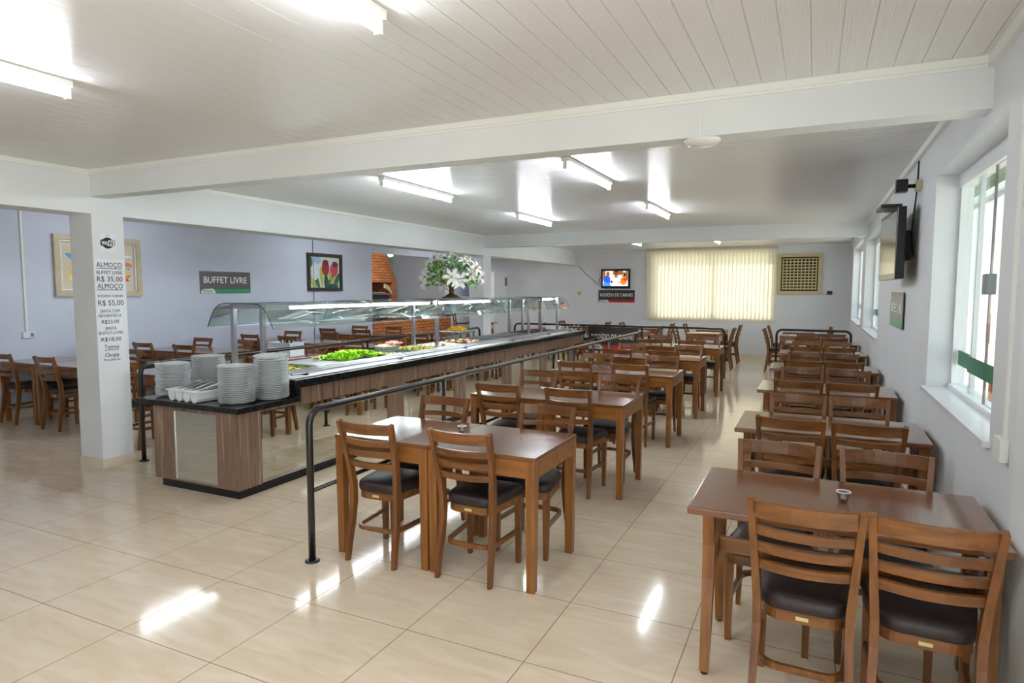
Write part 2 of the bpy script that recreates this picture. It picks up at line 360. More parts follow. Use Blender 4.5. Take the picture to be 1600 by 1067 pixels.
# far window glass
w4 = bpy.data.objects.new('window_4', None); C.objects.link(w4); w4['kind'] = 'structure'
f = MB()
for x in (FW[0]+.1, (FW[0]+FW[1])/2-.03, FW[1]-.16): f.box(x, x+.06, YF+.08, YF+.13, FW[2]+.08, FW[3]-.08)
f.box(FW[0]+.16, FW[1]-.16, YF+.08, YF+.13, FW[2]+.08, FW[2]+.12); f.box(FW[0]+.16, FW[1]-.16, YF+.08, YF+.13, FW[3]-.12, FW[3]-.08); obj('window_frame', f, FRM, w4)
obj('window_pane', MB().box(FW[0]+.16, FW[1]-.16, YF+.1, YF+.106, FW[2]+.12, FW[3]-.12), GLASS, w4)
# ground outside
struct('ground_outside', MB().box(-60, 90, -60, 120, -.5, -.1), noisy(mat('dry_field', rough=.9), (222, 218, 200), (232, 228, 214), (1,1,1), .6))
# ================================================================== LAMPS
TUBEM = mat('lit_tube', (255, 255, 255), .4, emit=(244, 249, 255), es=TUBE)
def lamp(x, y0, y1, label, z=ZC):
    t = thing('fluorescent_lamp', label, 'lamp', (x, (y0+y1)/2, z), 0, 'ceiling tube lamps'); l = (y1-y0)/2
    obj('batten', MB().box(-.035, .035, -l, l, -.035, -.001, .004), TRIMW, t)
    for s in (-1, 1): obj('end_socket', MB().box(-.016, .016, s*l-.02*(s > 0), s*l+.02*(s < 0), -.09, -.036, .003), TRIMW, t)
    obj('tube', MB().tube([(0, -l+.02, -.066), (0, l-.02, -.066)], .017, 12), TUBEM, t)
    return t
lamp(-1.53, .82, 2.06, 'lit tube lamp on the near ceiling at the top edge of the photo')
lamp(-3.46, .84, 2.06, 'lit tube lamp on the near ceiling at the left edge of the photo')
lamp(-3.68, 4.94, 6.2, 'lit tube lamp behind the first beam, above the near buffet')
lamp(-1.83, 4.84, 6.06, 'lit tube lamp behind the first beam, right of the one above the buffet')
lamp(-3.68, 7.95, 9.15, 'lit tube lamp ahead of the second beam, above the buffet')
lamp(-1.85, 7.65, 8.87, 'lit tube lamp ahead of the second beam, above the middle tables')
lamp(-3.5, 12.8, 14.0, 'lit tube lamp beyond the second beam, above the far tables left of the blinds')
lamp(-1.85, 12.8, 14.0, 'lit tube lamp beyond the second beam, in front of the blinds')
for y in (5.0, 9.2, 13.4): lamp(-7.6, y, y+1.2, 'tube lamp on the ceiling of the left-hand room, behind the side beam')
t = thing('ceiling_lamp', 'round white dome lamp under the first beam', 'lamp', (-.59, YB1+.08, 2.45))
obj('dome', MB().lathe([(.0, -.035), (.05, -.033), (.085, -.022), (.1, -.006), (.1, -.001)], seg=28), mat('white_glass', (240, 240, 238), .25), t)
c = tag(obj('wiring_conduit', MB().box(-.592, -.583, YB1-.008, YB1-.0005, 2.452, 2.63), TRIMW), 'thin white cable strip dropping down the first beam to the dome lamp', 'conduit')
t = thing('bulb_lamp', 'bright bulb under the kitchen ceiling beside the brick chimney', 'lamp', (-9.6, 13.22, 2.75))
obj('socket', MB().tube([(0, 0, -.001), (0, 0, -.12)], .025, 10), TRIMW, t)
obj('bulb', MB().lathe([(.0, -.3), (.05, -.28), (.07, -.22), (.05, -.15), (.025, -.12)], seg=16), mat('lit_bulb', emit=(250, 252, 255), es=150), t)
# ================================================================== CHAIRS
def seat_outline(w_f, w_r, y_f, y_r, rf=.05, rr=.085, n=6):
    pts = []
    for cx, cy, r, a0 in ((w_f/2-rf, y_f-rf, rf, 0), (-(w_f/2-rf), y_f-rf, rf, PI/2), (-(w_r/2-rr), y_r+rr, rr, PI), (w_r/2-rr, y_r+rr, rr, 1.5*PI)):
        for k in range(n+1):
            a = a0+PI/2*k/n; pts.append((cx+r*math.cos(a), cy+r*math.sin(a)))
    return pts
def post_y(z):
    pts = [(0, -.215), (.1, -.203), (.22, -.180), (.36, -.163), (.46, -.163), (.58, -.178), (.72, -.212), (.865, -.255)]
    for (z0, y0), (z1, y1) in zip(pts, pts[1:]):
        if z <= z1: return y0+(y1-y0)*(z-z0)/(z1-z0)
    return pts[-1][1]
def post_x(z): return .168-.012*min(z, .42)/.42+(.028*(z-.42)/.445 if z > .42 else 0)
def make_chair():
    t = thing('dining_chair', 'x', 'chair')
    out = seat_outline(.385, .315, .205, -.165)
    # padded seat: stacked, slightly shrinking outlines
    b = MB(); prev = None
    lev = [(.986, .424), (1.0, .432), (1.012, .448), (1.0, .464), (.955, .476), (.80, .484), (.5, .488), (.2, .489)]
    cy = .02
    for k, z in lev:
        ring = [b.b.verts.new((x*k, cy+(y-cy)*k, z)) for x, y in out]
        if prev:
            for i in range(len(ring)):
                f = b.b.faces.new((prev[i], prev[(i+1) % len(ring)], ring[(i+1) % len(ring)], ring[i])); f.smooth = True
        else: b.b.faces.new(ring[::-1])
        prev = ring
    b.b.faces.new(prev).smooth = True
    obj('seat', b, LEATHER, t)
    # bent-wood seat ring
    b = MB(); o1 = seat_outline(.372, .30, .195, -.155, .045, .08); o2 = seat_outline(.33, .26, .17, -.13, .03, .06)
    n = len(o1); V = [[b.b.verts.new((x, y, z)) for x, y in o] for o, z in ((o1, .378), (o1, .424), (o2, .424), (o2, .378))]
    for a, c in ((0, 1), (1, 2), (2, 3), (3, 0)):
        for i in range(n): b.b.faces.new((V[a][i], V[a][(i+1) % n], V[c][(i+1) % n], V[c][i]))
    fr = obj('seat_frame', b, WOOD['x'], t)
    obj('maker_plate', MB().box(-.022, .022, -.1585, -.155, .392, .406), mat('brass_plate', (206, 190, 130), .4), fr)
    for s in (-1, 1):
        zs = [0, .1, .22, .36, .46, .58, .72, .80, .865]
        path = [(s*post_x(z), post_y(z), z) for z in zs]
        obj('rear_leg', MB().sweep(path, .027, .04, wa=(1, 0, 0), taper=[.8, .92, 1.05, 1.1, 1.1, 1.05, .95, .9, .86]), WOOD['z'], t)
        obj('front_leg', MB().sweep([(s*.165, .165, 0), (s*.165, .165, .2), (s*.165, .165, .40)], .034, .034, wa=(1, 0, 0), taper=[.78, .95, 1.05]), WOOD['z'], t)
    for k, (z, h) in enumerate(((.832, .062), (.745, .034), (.675, .034), (.603, .036))):
        p = []
        for i in range(9):
            hw = post_x(z)-.008; x = hw*(i/4-1); p.append((x, post_y(z)-.002-.036*(1-(x/hw)**2), z))
        b = MB(); b.sweep(p, h, .017, wa=(0, -.12, 1)); o = obj('back_slat', b, WOOD['x'], t)
    # U-shaped stretcher
    p = [(-.165, .15, .2), (-.147, -.08, .2)]
    r = .065
    for k in range(1, 6): a = PI+PI/2*k/6; p.append((-.145+r+r*math.cos(a), -.1+r*math.sin(a), .2))
    p += [(-.07, -.166, .2), (.07, -.166, .2)]
    for k in range(1, 6): a = 1.5*PI+PI/2*k/6; p.append((.145-r+r*math.cos(a), -.1+r*math.sin(a), .2))
    p += [(.147, -.08, .2), (.165, .15, .2)]
    obj('stretcher', MB().sweep(p, .026, .018), WOOD['y'], t)
    index_kids(t); return t
chair0 = make_chair(); first_chair = [True]
def chair(x, y, rz, label, group):
    rz += rnd.uniform(-.03, .03)
    if first_chair[0]:
        first_chair[0] = False; chair0.location = (x, y, 0); chair0.rotation_euler = (0, 0, rz); chair0['label'] = label; chair0['group'] = group; return chair0
    return dup(chair0, (x, y, 0), rz, label, group)
# ================================================================== TABLES
def make_table(w, d, name='dining_table'):
    """square table on four straight legs with an apron"""
    t = thing(name, 'x', 'table')
    obj('tabletop', MB().box(-w/2, w/2, -d/2, d/2, .722, .745, .004), TOPX, t)
    a = MB(); i = .012
    for s in (-1, 1):
        a.box(-w/2+.055, w/2-.055, s*(d/2-i)-.011, s*(d/2-i)+.011, .63, .7215); a.box(s*(w/2-i)-.011, s*(w/2-i)+.011, -d/2+.055, d/2-.055, .63, .7215)
    obj('apron', a, GOLDW['x'], t)
    for sx in (-1, 1):
        for sy in (-1, 1):
            obj('leg', MB().sweep([(sx*(w/2-.03), sy*(d/2-.03), 0), (sx*(w/2-.03), sy*(d/2-.03), .62), (sx*(w/2-.03), sy*(d/2-.03), .7215)], .055, .055, wa=(1, 0, 0), taper=[.8, 1, 1]), GOLDW['z'], t)
    index_kids(t); return t
TABS = {}
def table(x, y, w, d, label, group, rz=0):
    k = (w, d)
    if k not in TABS:
        t = make_table(w, d); TABS[k] = t; t.location = (x, y, 0); t.rotation_euler = (0, 0, rz); t['label'] = label; t['group'] = group; return t
    return dup(TABS[k], (x, y, 0), rz, label, group)
def make_trestle(w, d):
    t = thing('trestle_table', 'x', 'table')
    obj('tabletop', MB().box(-w/2, w/2, -d/2, d/2, .715, .745, .006), TOPX, t)
    for sx in (-1, 1):
        x = -(w/2-.072) if sx < 0 else w/2-.03
        for sy in (-1, 1):
            l = obj('leg', MB().sweep([(x, sy*.245, 0.012), (x, sy*.215, .2), (x, sy*.185, .4), (x, sy*.18, .55), (x, sy*.205, .66), (x, sy*.22, .7145)], .045, .05, wa=(1, 0, 0), taper=[.8, .95, 1.05, 1.1, 1.05, 1]), GOLDW['z'], t)
            obj('foot_glide', MB().tube([(x, sy*.245, 0), (x, sy*.245, .012)], .015, 10), BLACKPL, l)
        obj('cross_rail', MB().box(x-.02, x+.02, -.16, .16, .44, .52), GOLDW['y'], t)
    obj('stretcher', MB().box(-w/2+.093, w/2-.051, -.014, .014, .45, .52, .003), GOLDW['x'], t)
    index_kids(t); return t
# middle row: five pairs of square tables beside the rail
MY = [3.045, 4.76, 6.6, 8.25, 10.15]
for i, y in enumerate(MY):
    o = ORD[i]; yc = y+.325
    for s, x in (('left', -2.311), ('right', -1.639)):
        table(x, yc, .67, .65, f'square wooden table, {s} half of {o} table pair from the front beside the long rail', 'square tables in the middle row')
    for s, x in (('left', -2.335), ('right', -1.715)):
        chair(x+rnd.uniform(-.01, .01), y+.15+(.032 if s == 'right' else 0) if i == 0 else y+.15, (.03 if s == 'left' else 0), f'wooden slat-back chair seen from behind, {s} place of {o} table pair beside long rail', 'chairs of the middle row')
        xx = x-.04 if s == 'left' else x+.13
        chair(xx, yc+.288, PI, f'wooden slat-back chair facing the camera, {s} place of {o} table pair beside long rail', 'chairs of the middle row')
# window row: six trestle tables
RY = [2.63, 4.32, 6.1, 7.85, 9.8, 11.75]
tr0 = None
for i, y in enumerate(RY):
    o = ORD[i]; yc = y+.335; lab = f'wooden trestle table, {o} from the front along the window wall'
    if tr0 is None: tr0 = make_trestle(1.095, .67); tr0.location = (.1, yc, 0); tr0['label'] = lab; tr0['group'] = 'trestle tables along the window wall'
    else: dup(tr0, (.1, yc, 0), 0, lab)
    for s, x in (('left', 0.0 if i == 0 else -.105), ('right', .395 if i == 0 else .3)):
        chair(x, y+.085, -.035 if i == 0 else 0, f'wooden slat-back chair seen from behind, {s} place of {o} trestle table by window wall', 'chairs of the window row')
        xx = (-.148 if s == 'left' else .315) if i == 0 else (-.1 if s == 'left' else .3)
        chair(xx, yc+.24, PI-.02, f'wooden slat-back chair facing the camera, {s} place of {o} trestle table by window wall', 'chairs of the window row')
# left-hand room, along the wall
LY = [4.42, 6.2, 8.15, 10.1]
for i, y in enumerate(LY):
    o = ORD[i]; yc = y+.35
    table(-8.74, yc, .68, .7, f'square wooden table, wall side of {o} table pair along the left wall', 'square tables along the left wall')
    table(-7.94, yc, .88, .7, f'wide wooden table, room side of {o} table pair along the left wall', 'wide tables of the left-hand room')
    for s, x in (('left', -8.80), ('right', -7.94)):
        chair(x, y+.12, 0, f'wooden slat-back chair seen from behind, {s} place of {o} table pair along left wall', 'chairs along the left wall')
        chair(x+(.0 if s == 'left' else .02), yc+.30, PI, f'wooden slat-back chair facing the camera, {s} place of {o} table pair along left wall', 'chairs along the left wall')
NY = [4.38, 6.12, 7.95, 9.75]
for i, y in enumerate(NY):
    o = ORD[i]; yc = y+.325
    table(-6.41, yc, .69, .65, f'single square wooden table, {o} from the front behind the left-hand rail', 'single tables behind the left-hand rail')
    chair(-6.335, y+.02, 0, f'wooden slat-back chair seen from behind at {o} single table behind left-hand rail', 'chairs behind the left-hand rail')
    if i: chair(-6.36, yc+.3, PI, f'wooden slat-back chair facing the camera at {o} single table behind left-hand rail', 'chairs behind the left-hand rail')
# far end: tables with chairs turned sideways
for i, x in enumerate((-5.15, -3.6, -2.1, -.3)):
    g = ['left of the wall television', 'under the left edge of the blinds', 'under the right edge of the blinds', 'by the window wall'][i]; gs = ['first', 'second', 'third', 'fourth'][i]
    for n, y in (('nearer', 13.85), ('farther', 15.1)):
        table(x, y, .62, .66, f'small wooden table, {n} of two at the far wall, {gs} column from the left', 'tables at the far end')
        for s, sx in (('left', -1), ('right', 1)):
            chair(x+sx*.36, y, -sx*-PI/2 if sx > 0 else -PI/2, f'wooden chair turned sideways, {s} side of {n} table in {gs} column at far wall', 'chairs at the far end')
# ================================================================== RAILS
def arc(c, r, a0, a1, ux, uy, n=6):
    return [tuple(Vector(c)+Vector(ux)*r*math.cos(a0+(a1-a0)*k/n)+Vector(uy)*r*math.sin(a0+(a1-a0)*k/n) for _ in (0,))[0] for k in range(n+1)]
def rail(label, p0, p1, posts, end_low=True, h=.92, near_drop=True, far_drop=True, mid=True):
    p0, p1 = Vector(p0), Vector(p1); d = (p1-p0); L = d.length; d.normalize(); z = Vector((0, 0, 1)); r = .09; R = .021
    t = thing('queue_rail', label, 'railing', p0)
    path = []
    if near_drop:
        path += [Vector((0, 0, .012)), Vector((0, 0, h-r))] + [Vector((0, 0, h-r))+d*r+(-d*math.cos(a)+z*math.sin(a))*r for a in (PI/2*k/6 for k in range(1, 7))]
    else: path += [Vector((0, 0, h))]
    if far_drop:
        e = d*L; path += [e-d*r+z*(h-r)+(d*math.sin(a)+z*math.cos(a))*r for a in (PI/2*k/6 for k in range(0, 7))] + [e+z*.012]
    else: path += [d*L+z*h]
    obj('handrail', MB().tube(path, R, 12), BLACKP, t)
    if mid: obj('mid_rail', MB().tube([d*.02+z*.43, d*(L-.02)+z*.43], .013, 10), BLACKP, t)
    for k in posts:
        q = d*k; obj('post', MB().tube([q+z*.012, q+z*(h-.02)], .018, 10), BLACKP, t)
    for k in ([0] if near_drop else []) + list(posts) + ([L] if far_drop else []):
        q = d*k; obj('foot_flange', MB().lathe([(.045, 0), (.045, .006), (.03, .012)], tuple(q), 16), BLACKP, t)
    return t
rail('long black handrail between the buffet and the middle tables', (-2.685, 2.87, 0), (-2.685, 10.6, 0), [1.52, 3.05, 4.6, 6.1, 7.6], far_drop=False)
rail('black handrail on the far side of the buffet, starting beside the notice pillar', (-5.74, 3.93, 0), (-5.74, 10.7, 0), [1.7, 3.4, 5.1])
rail('black handrail across the hall at the far end, carrying the hanging sign', (-5.8, 12.4, 0), (-1.5, 12.4, 0), [1.55, 2.75])
rail('short black handrail behind the last trestle table by the window wall', (-.62, 12.58, 0), (.58, 12.58, 0), [], mid=False)
# ================================================================== BUFFET
bx0, bx1, by0, bym, by1, by2 = -4.93, -3.97, 3.47, 4.1, 11.58, 12.25
bt = thing('buffet_counter', 'long buffet counter with walnut panels, mirrors and black granite edge', 'buffet counter', (0, 0, 0))
obj('plinth', MB().box(bx0+.04, bx1-.035, by0+.035, by2-.05, 0, .085), BLACKPL, bt)
obj('core', MB().box(bx0+.03, bx1-.03, by0+.03, by2-.03, .085, .655), mat('dark_board', (60, 48, 42), .6), bt)
fp = MB(); fp.box(bx0, bx0+.25, by0, by0+.03, .075, .685); fp.box(bx1-.22, bx1, by0, by0+.03, .075, .685); fp.box(bx0+.25, bx1-.22, by0, by0+.03, .655, .685); fp.box(bx0+.25, bx1-.22, by0, by0+.03, .075, .09)
obj('end_panel', fp, LAM, bt)
mi = obj('end_mirror', MB().box(bx0+.255, bx1-.225, by0+.004, by0+.02, .092, .653), MIRROR, bt)
fm = MB(); x0, x1 = bx0+.25, bx1-.22
for a in ((x0, x0+.008, .09, .655), (x1-.008, x1, .09, .655)): fm.box(a[0], a[1], by0-.002, by0+.006, a[2], a[3])
fm.box(x0+.008, x1-.008, by0-.002, by0+.006, .647, .655); fm.box(x0+.008, x1-.008, by0-.002, by0+.006, .09, .098); obj('mirror_frame', fm, STEEL, mi)
sp = MB()
sp.box(bx1-.03, bx1, by0+.03, bym, .655, .685)
sp.box(bx1-.03, bx1, bym, by1, .645, .80); sp.box(bx1-.03, bx1, by1, by2, .62, .685)
sp.box(bx0, bx0+.03, by0+.03, by2, .62, .685); sp.box(bx0, bx0+.03, bym, by1, .685, .80)
obj('side_fascia', sp, LAM, bt)
stile = [(by0+.03, by0+.24)]; yy = 5.05
for y0 in (5.4, 6.75, 8.1, 9.45, 10.8): stile.append((y0, y0+.28))
stile.append((by2-.1, by2))
stl = []
for y0, y1 in stile:
    for x0, x1 in ((bx1-.03, bx1), (bx0, bx0+.03)): obj('stile', MB().box(x0, x1, y0, y1, .075, .655 if y0 < bym else .645 if y0 < 11 else .62), LAM, bt)
for (a0, a1), (b0, b1) in zip(stile, stile[1:]):
    zt = .645 if b0 < 12 else .62
    for x0, x1 in ((bx1-.022, bx1-.008), (bx0+.008, bx0+.022)): 
        m_ = obj('mirror_panel', MB().box(x0, x1, a1, b0, .1, zt), MIRROR, bt)
    obj('lower_trim', MB().box(bx1-.03, bx1-.004, a1, b0, .08, .1), STEEL, m_)
for a, c in ((by0-.03, bym), (by1, by2+.03)): obj('end_worktop', MB().box(bx0-.17, bx1+.05, a, c, .685, .73, .004), GRANITE, bt)
ge = MB(); ge.box(bx1-.05, bx1+.045, bym-.04, by1, .80, .87, .004); ge.box(bx0-.13, bx0-.04, bym-.04, by1, .80, .87, .004); ge.box(bx0-.04, bx1-.05, bym-.04, bym+.02, .731, .87); ge.box(bx0-.04, bx1-.05, by1-.04, by1, .731, .87); ge.box(bx1-.05, bx1+.045, bym-.04, bym-.001, .73, .80); ge.box(bx0-.13, bx0-.04, bym-.04, bym-.001, .73, .80)
obj('granite_edge', ge, GRANITE, bt)
wx0, wx1 = -4.99, -4.40
dk = MB(); dk.box(wx1, bx1-.05, bym+.02, by1-.04, .845, .872); dk.box(bx0-.04, wx0, bym+.02, by1-.04, .845, .872); dk.box(wx0, wx1, bym+.02, bym+.14, .845, .872); dk.box(wx0, wx1, by1-.1, by1-.04, .845, .872)
dk.box(wx0, wx1, bym+.14, by1-.1, .70, .71)
obj('steel_deck', dk, STEELB, bt)
for x in (-4.10, -4.19, -4.28): 
    obj('tray_bar', MB().tube([(x, bym+.08, .894), (x, by1-.1, .894)], .012, 8), STEEL, bt)
for k, y in enumerate((4.35, 5.8, 7.25, 8.7, 10.15, 11.2)): obj('bar_bracket', MB().box(-4.31, -4.07, y-.012, y+.012, .8725, .883), BLACKPL, bt)
# pans in the well and the food in them
npan = 12; py0, py1 = bym+.15, by1-.11; pd = (py1-py0)/npan
def pan_mesh(depth):
    b = MB(); x0, x1, y0, y1 = wx0+.01, wx1-.01, -pd/2+.008, pd/2-.008
    b.box(x0, x0+.012, y0, y1, .866, .878); b.box(x1-.012, x1, y0, y1, .866, .878); b.box(x0+.012, x1-.012, y0, y0+.012, .866, .878); b.box(x0+.012, x1-.012, y1-.012, y1, .866, .878)
    i = .012
    for a in ((x0+i, x0+i+.002, y0+i, y1-i), (x1-i-.002, x1-i, y0+i, y1-i), (x0+i, x1-i, y0+i, y0+i+.002), (x0+i, x1-i, y1-i-.002, y1-i)): b.box(a[0], a[1], a[2], a[3], .866-depth, .868)
    b.box(x0+i, x1-i, y0+i, y1-i, .866-depth, .868-depth); return b
cont = ['corn and green salad', 'a flat steel lid', 'lettuce leaves', 'a bowl of pasta', 'chopped green salad', 'white rice salad', 'beetroot salad', 'nothing in it', 'nothing in it', 'nothing in it', 'dark red stew', 'red sausage pieces']
pan0 = None
FOODM = {}
def food(name, label, cx, cy, z, hx, hy, cols, n, r, cat='food', hill=.03):
    ms = [noisy(mat('food_%s_%d' % (name, k), rough=.45), tuple(max(0, v-26) for v in c), c, (1,1,1), 40) for k, c in enumerate(cols)]
    b = MB(); rr = random.Random(hash(name) % 1000 if False else len(name)*7+n)
    for i in range(n):
        x, y = rr.uniform(-1, 1), rr.uniform(-1, 1); b.mi = rr.randrange(len(cols)); k = rr.uniform(.7, 1.2)
        b.blob((cx+x*hx, cy+y*hy, z+hill*(1-max(abs(x), abs(y))**2)+rr.uniform(-.004, .006)), (r*k, r*k*rr.uniform(.6, 1), r*.55*k), 1, r*.12)
    o = obj(name, b, ms); tag(o, label, cat); o['kind'] = 'stuff'; return o
def leaves(name, label, cx, cy, z, hx, hy, n, cols, size=.05):
    ms = [noisy(mat('leaf_%s_%d' % (name, k), rough=.4), tuple(max(0, v-30) for v in c), c, (1,1,1), 25) for k, c in enumerate(cols)]
    b = MB(); rr = random.Random(n)
    for i in range(n):
        x, y = rr.uniform(-1, 1)*hx, rr.uniform(-1, 1)*hy; a = rr.uniform(0, 2*PI); s = size*rr.uniform(.7, 1.3); b.mi = rr.randrange(len(cols))
        hgt = .05*(1-(x/hx)**2)*(1-(y/hy)**2); g = 5; V = []
        for u in range(g):
            row = []
            for v in range(g):
                uu, vv = (u/(g-1)-.5)*2, (v/(g-1)-.5)*2; w = math.sqrt(max(0.05, 1-.8*uu*uu)); px, py = uu*s, vv*w*s*.8
                zz = .35*s*(vv*vv)+rr.uniform(-.12, .22)*s*(abs(vv) > .6)+.3*s*uu*uu*rr.uniform(.3, 1)
                row.append(b.b.verts.new((cx+x+px*math.cos(a)-py*math.sin(a), cy+y+px*math.sin(a)+py*math.cos(a), z+hgt*rr.uniform(.4, 1)*0+hgt+zz)))
            V.append(row)
        for u in range(g-1):
            for v in range(g-1): f = b.b.faces.new((V[u][v], V[u+1][v], V[u+1][v+1], V[u][v+1])); f.smooth = True; f.material_index = b.mi
    o = obj(name, b, ms); tag(o, label, 'food'); o['kind'] = 'stuff'; return o
for k in range(npan):
    y = py0+pd*(k+.5); lab = f'rectangular steel food pan holding {cont[k]}, {ORD[k] if k < 7 else ["eighth","ninth","tenth","eleventh","twelfth"][k-7]} from the plate end'
    if pan0 is None: pan0 = thing('food_pan', lab, 'food pan', (0, y, 0), 0, 'food pans in the buffet'); obj('pan_body', pan_mesh(.06), STEEL, pan0); index_kids(pan0)
    else: dup(pan0, (0, y, 0), 0, lab)
    cx = (wx0+wx1)/2; hx = (wx1-wx0)/2-.05; hy = pd/2-.05
    if k == 0: food('corn_salad', 'yellow and green corn salad in the first steel pan', cx, y, .845, hx, hy, [(228, 200, 40), (240, 214, 60), (120, 170, 50), (220, 120, 80)], 170, .022)
    if k == 1:
        l = thing('pan_lid', 'flat steel lid with a handle on the second buffet pan', 'lid', (0, y, 0)); obj('cover', MB().box(wx0+.025, wx1-.025, -pd/2+.022, pd/2-.022, .8785, .886, .002), STEELB, l); obj('handle', MB().tube([(cx-.05, 0, .886), (cx-.05, 0, .905), (cx+.05, 0, .905), (cx+.05, 0, .886)], .006, 8), STEEL, l)
    if k == 3: food('diced_salad', 'pale diced salad under the pasta bowl', cx, y, .835, hx, hy, [(214, 206, 180), (196, 200, 160), (224, 214, 196)], 150, .02)
    if k == 4: food('green_salad', 'chopped green and orange salad in the fifth steel pan', cx, y, .865, hx, hy, [(90, 140, 50), (130, 170, 70), (206, 150, 70), (190, 200, 130)], 230, .02)
    if k == 5: food('rice_salad', 'creamy white rice salad in the sixth steel pan', cx, y, .865, hx, hy, [(240, 234, 212), (232, 226, 200)], 170, .022)
    if k == 6: food('beetroot_salad', 'dark red beetroot with lettuce in the seventh steel pan', cx, y, .87, hx, hy, [(160, 20, 44), (130, 16, 36), (150, 190, 60), (224, 216, 190)], 150, .024)
    if k == 10: food('bean_stew', 'dark red stew in the second last steel pan', cx, y, .86, hx, hy, [(70, 26, 24), (120, 40, 40), (44, 24, 22)], 130, .024)
    if k == 11: food('sausage_pieces', 'red sausage pieces in the last steel pan', cx, y, .86, hx, hy, [(96, 34, 32), (60, 24, 22), (150, 70, 60)], 110, .024)
leaves('lettuce_pile', 'heap of bright green lettuce leaves between the pan lid and the pasta bowl', -4.62, 5.62, .885, .2, .36, 140, [(164, 214, 44), (142, 200, 40), (186, 228, 66)])
t = thing('serving_bowl', 'clear glass bowl of pasta and pink slices behind the lettuce', 'bowl', (-4.74, 6.42, .879))
obj('bowl', MB().lathe([(.06, 0), (.12, .012), (.165, .07), (.17, .072), (.125, .016), (.06, .006)], seg=24), mat('cut_glass', (225, 235, 232), .08, trans=.85), t)
food('pasta', 'cream coloured pasta in the glass bowl', -4.74, 6.42, .93, .1, .1, [(232, 214, 170), (238, 226, 190)], 90, .024, hill=.03)
food('ham_slices', 'pink ham pieces on top of the pasta bowl', -4.68, 6.47, .975, .07, .09, [(236, 150, 140), (240, 176, 164)], 50, .022, hill=.02)
food('carrot_slices', 'orange carrot pieces beside the lettuce in the buffet', -4.88, 5.42, .89, .05, .09, [(232, 140, 60), (236, 170, 100), (230, 210, 170)], 50, .018, hill=.01)
# sneeze guard
gt = thing('sneeze_guard', 'steel and curved glass sneeze guard with lit tubes over the near buffet', 'sneeze guard', (0, 0, 0))
def guard(gt, frames, g0, g1, xl, xr, lit):
    xc = (xl+xr)/2
    for y in frames:
        for x in (xl, xr): obj('post', MB().box(x-.02, x+.02, y-.02, y+.02, .8725, 1.46, .003), STEEL, gt)
        obj('cross_bar', MB().box(xl-.02, xr+.02, y-.02, y+.02, 1.46, 1.5, .003), STEEL, gt)
    prof = [(xc-.40, 1.29), (xc-.36, 1.37), (xc-.31, 1.45), (xc-.25, 1.492), (xc-.18, 1.506), (xc, 1.508), (xc+.18, 1.506), (xc+.25, 1.492), (xc+.31, 1.45), (xc+.36, 1.37), (xc+.40, 1.29)]
    n = max(1, round((g1-g0)/1.5)); d = (g1-g0)/n
    for k in range(n):
        a, c = g0+k*d+.003, g0+(k+1)*d-.003; b = MB(); V = [[(b.b.verts.new((x, a, z)), b.b.verts.new((x, c, z))) for x, z in prof], [(b.b.verts.new((x, a, z+.006)), b.b.verts.new((x, c, z+.006))) for x, z in prof]]
        for L_ in V:
            for p, q in zip(L_, L_[1:]): f = b.b.faces.new((p[0], p[1], q[1], q[0])); f.smooth = True
        for i in (0, 1):
            for j in range(len(prof)-1): b.b.faces.new((V[0][j][i], V[0][j+1][i], V[1][j+1][i], V[1][j][i]))
        for j in (0, len(prof)-1): b.b.faces.new((V[0][j][0], V[0][j][1], V[1][j][1], V[1][j][0]))
        gp = obj('curved_glass', b, GUARD, gt)
        e = MB(); e.tube([(x, a, z+.003) for x, z in prof], .004, 6); obj('glass_edge', e, mat('glass_edge_dark', (52, 62, 66), .2), gp)
        
        for sx in (-1, 1): obj('lower_edge', MB().box(xc+sx*.4-.003, xc+sx*.4+.003, a, c, 1.284, 1.29), mat('glass_edge_bright', (170, 186, 188), .15), gp)
    tr = obj('light_tray', MB().box(xc-.12, xc+.12, g0+.12, g1-.12, 1.478, 1.4845), STEELB, gt)
    for a, c in lit: obj('tube', MB().tube([(xr-.06, a, 1.462), (xr-.06, c, 1.462)], .014, 10), TUBEM, tr)
guard(gt, (4.2, 7.1, 10.05), 4.1, 10.2, -4.80, -4.44, [(4.6, 5.8), (5.85, 7.02), (7.15, 8.7)])
g2 = thing('sneeze_guard', 'second, shorter glass sneeze guard at the far end of the buffet', 'sneeze guard', (0, 0, 0))
guard(g2, (10.6, 11.4), 10.4, 11.56, -4.80, -4.44, [(10.7, 11.3)])
# plates
PL = MB().lathe([(.0, .003), (.078, .0), (.084, .004), (.137, .018), (.14, .021), (.136, .021), (.08, .008), (.0, .007)], seg=28).mesh('plate'); PL.materials.append(PLATE)
def stack(x, y, n, label, dx=.002, top_tilt=0):
    for k in range(n):
        o = bpy.data.objects.new('dinner_plate', PL); C.objects.link(o); o.location = (x+rnd.uniform(-dx, dx), y+rnd.uniform(-dx, dx), .7305+k*.0142)
        o.rotation_euler = (0, 0, rnd.uniform(0, 6)); tag(o, label, 'plate', 'plates: '+label)
        if top_tilt and k == n-1: o.location.z += .0145; o.rotation_euler = (top_tilt, top_tilt*.5, 0)
stack(-4.14, 3.63, 21, 'white dinner plate in the front right stack on the buffet end')
stack(-4.05, 3.905, 24, 'white dinner plate in the rear right stack on the buffet end', .003, .06)
stack(-4.95, 3.68, 19, 'white dinner plate in the left stack on the buffet end', .006)
stack(-4.85, 3.955, 22, 'white dinner plate in the rear middle stack on the buffet end', .003)
t = thing('cutlery_tray', 'white plastic four-compartment cutlery tray between the plate stacks', 'cutlery tray', (-4.565, 3.585, .731), -.05); t.scale = (1.1, 1.1, 1.05)
b = MB()
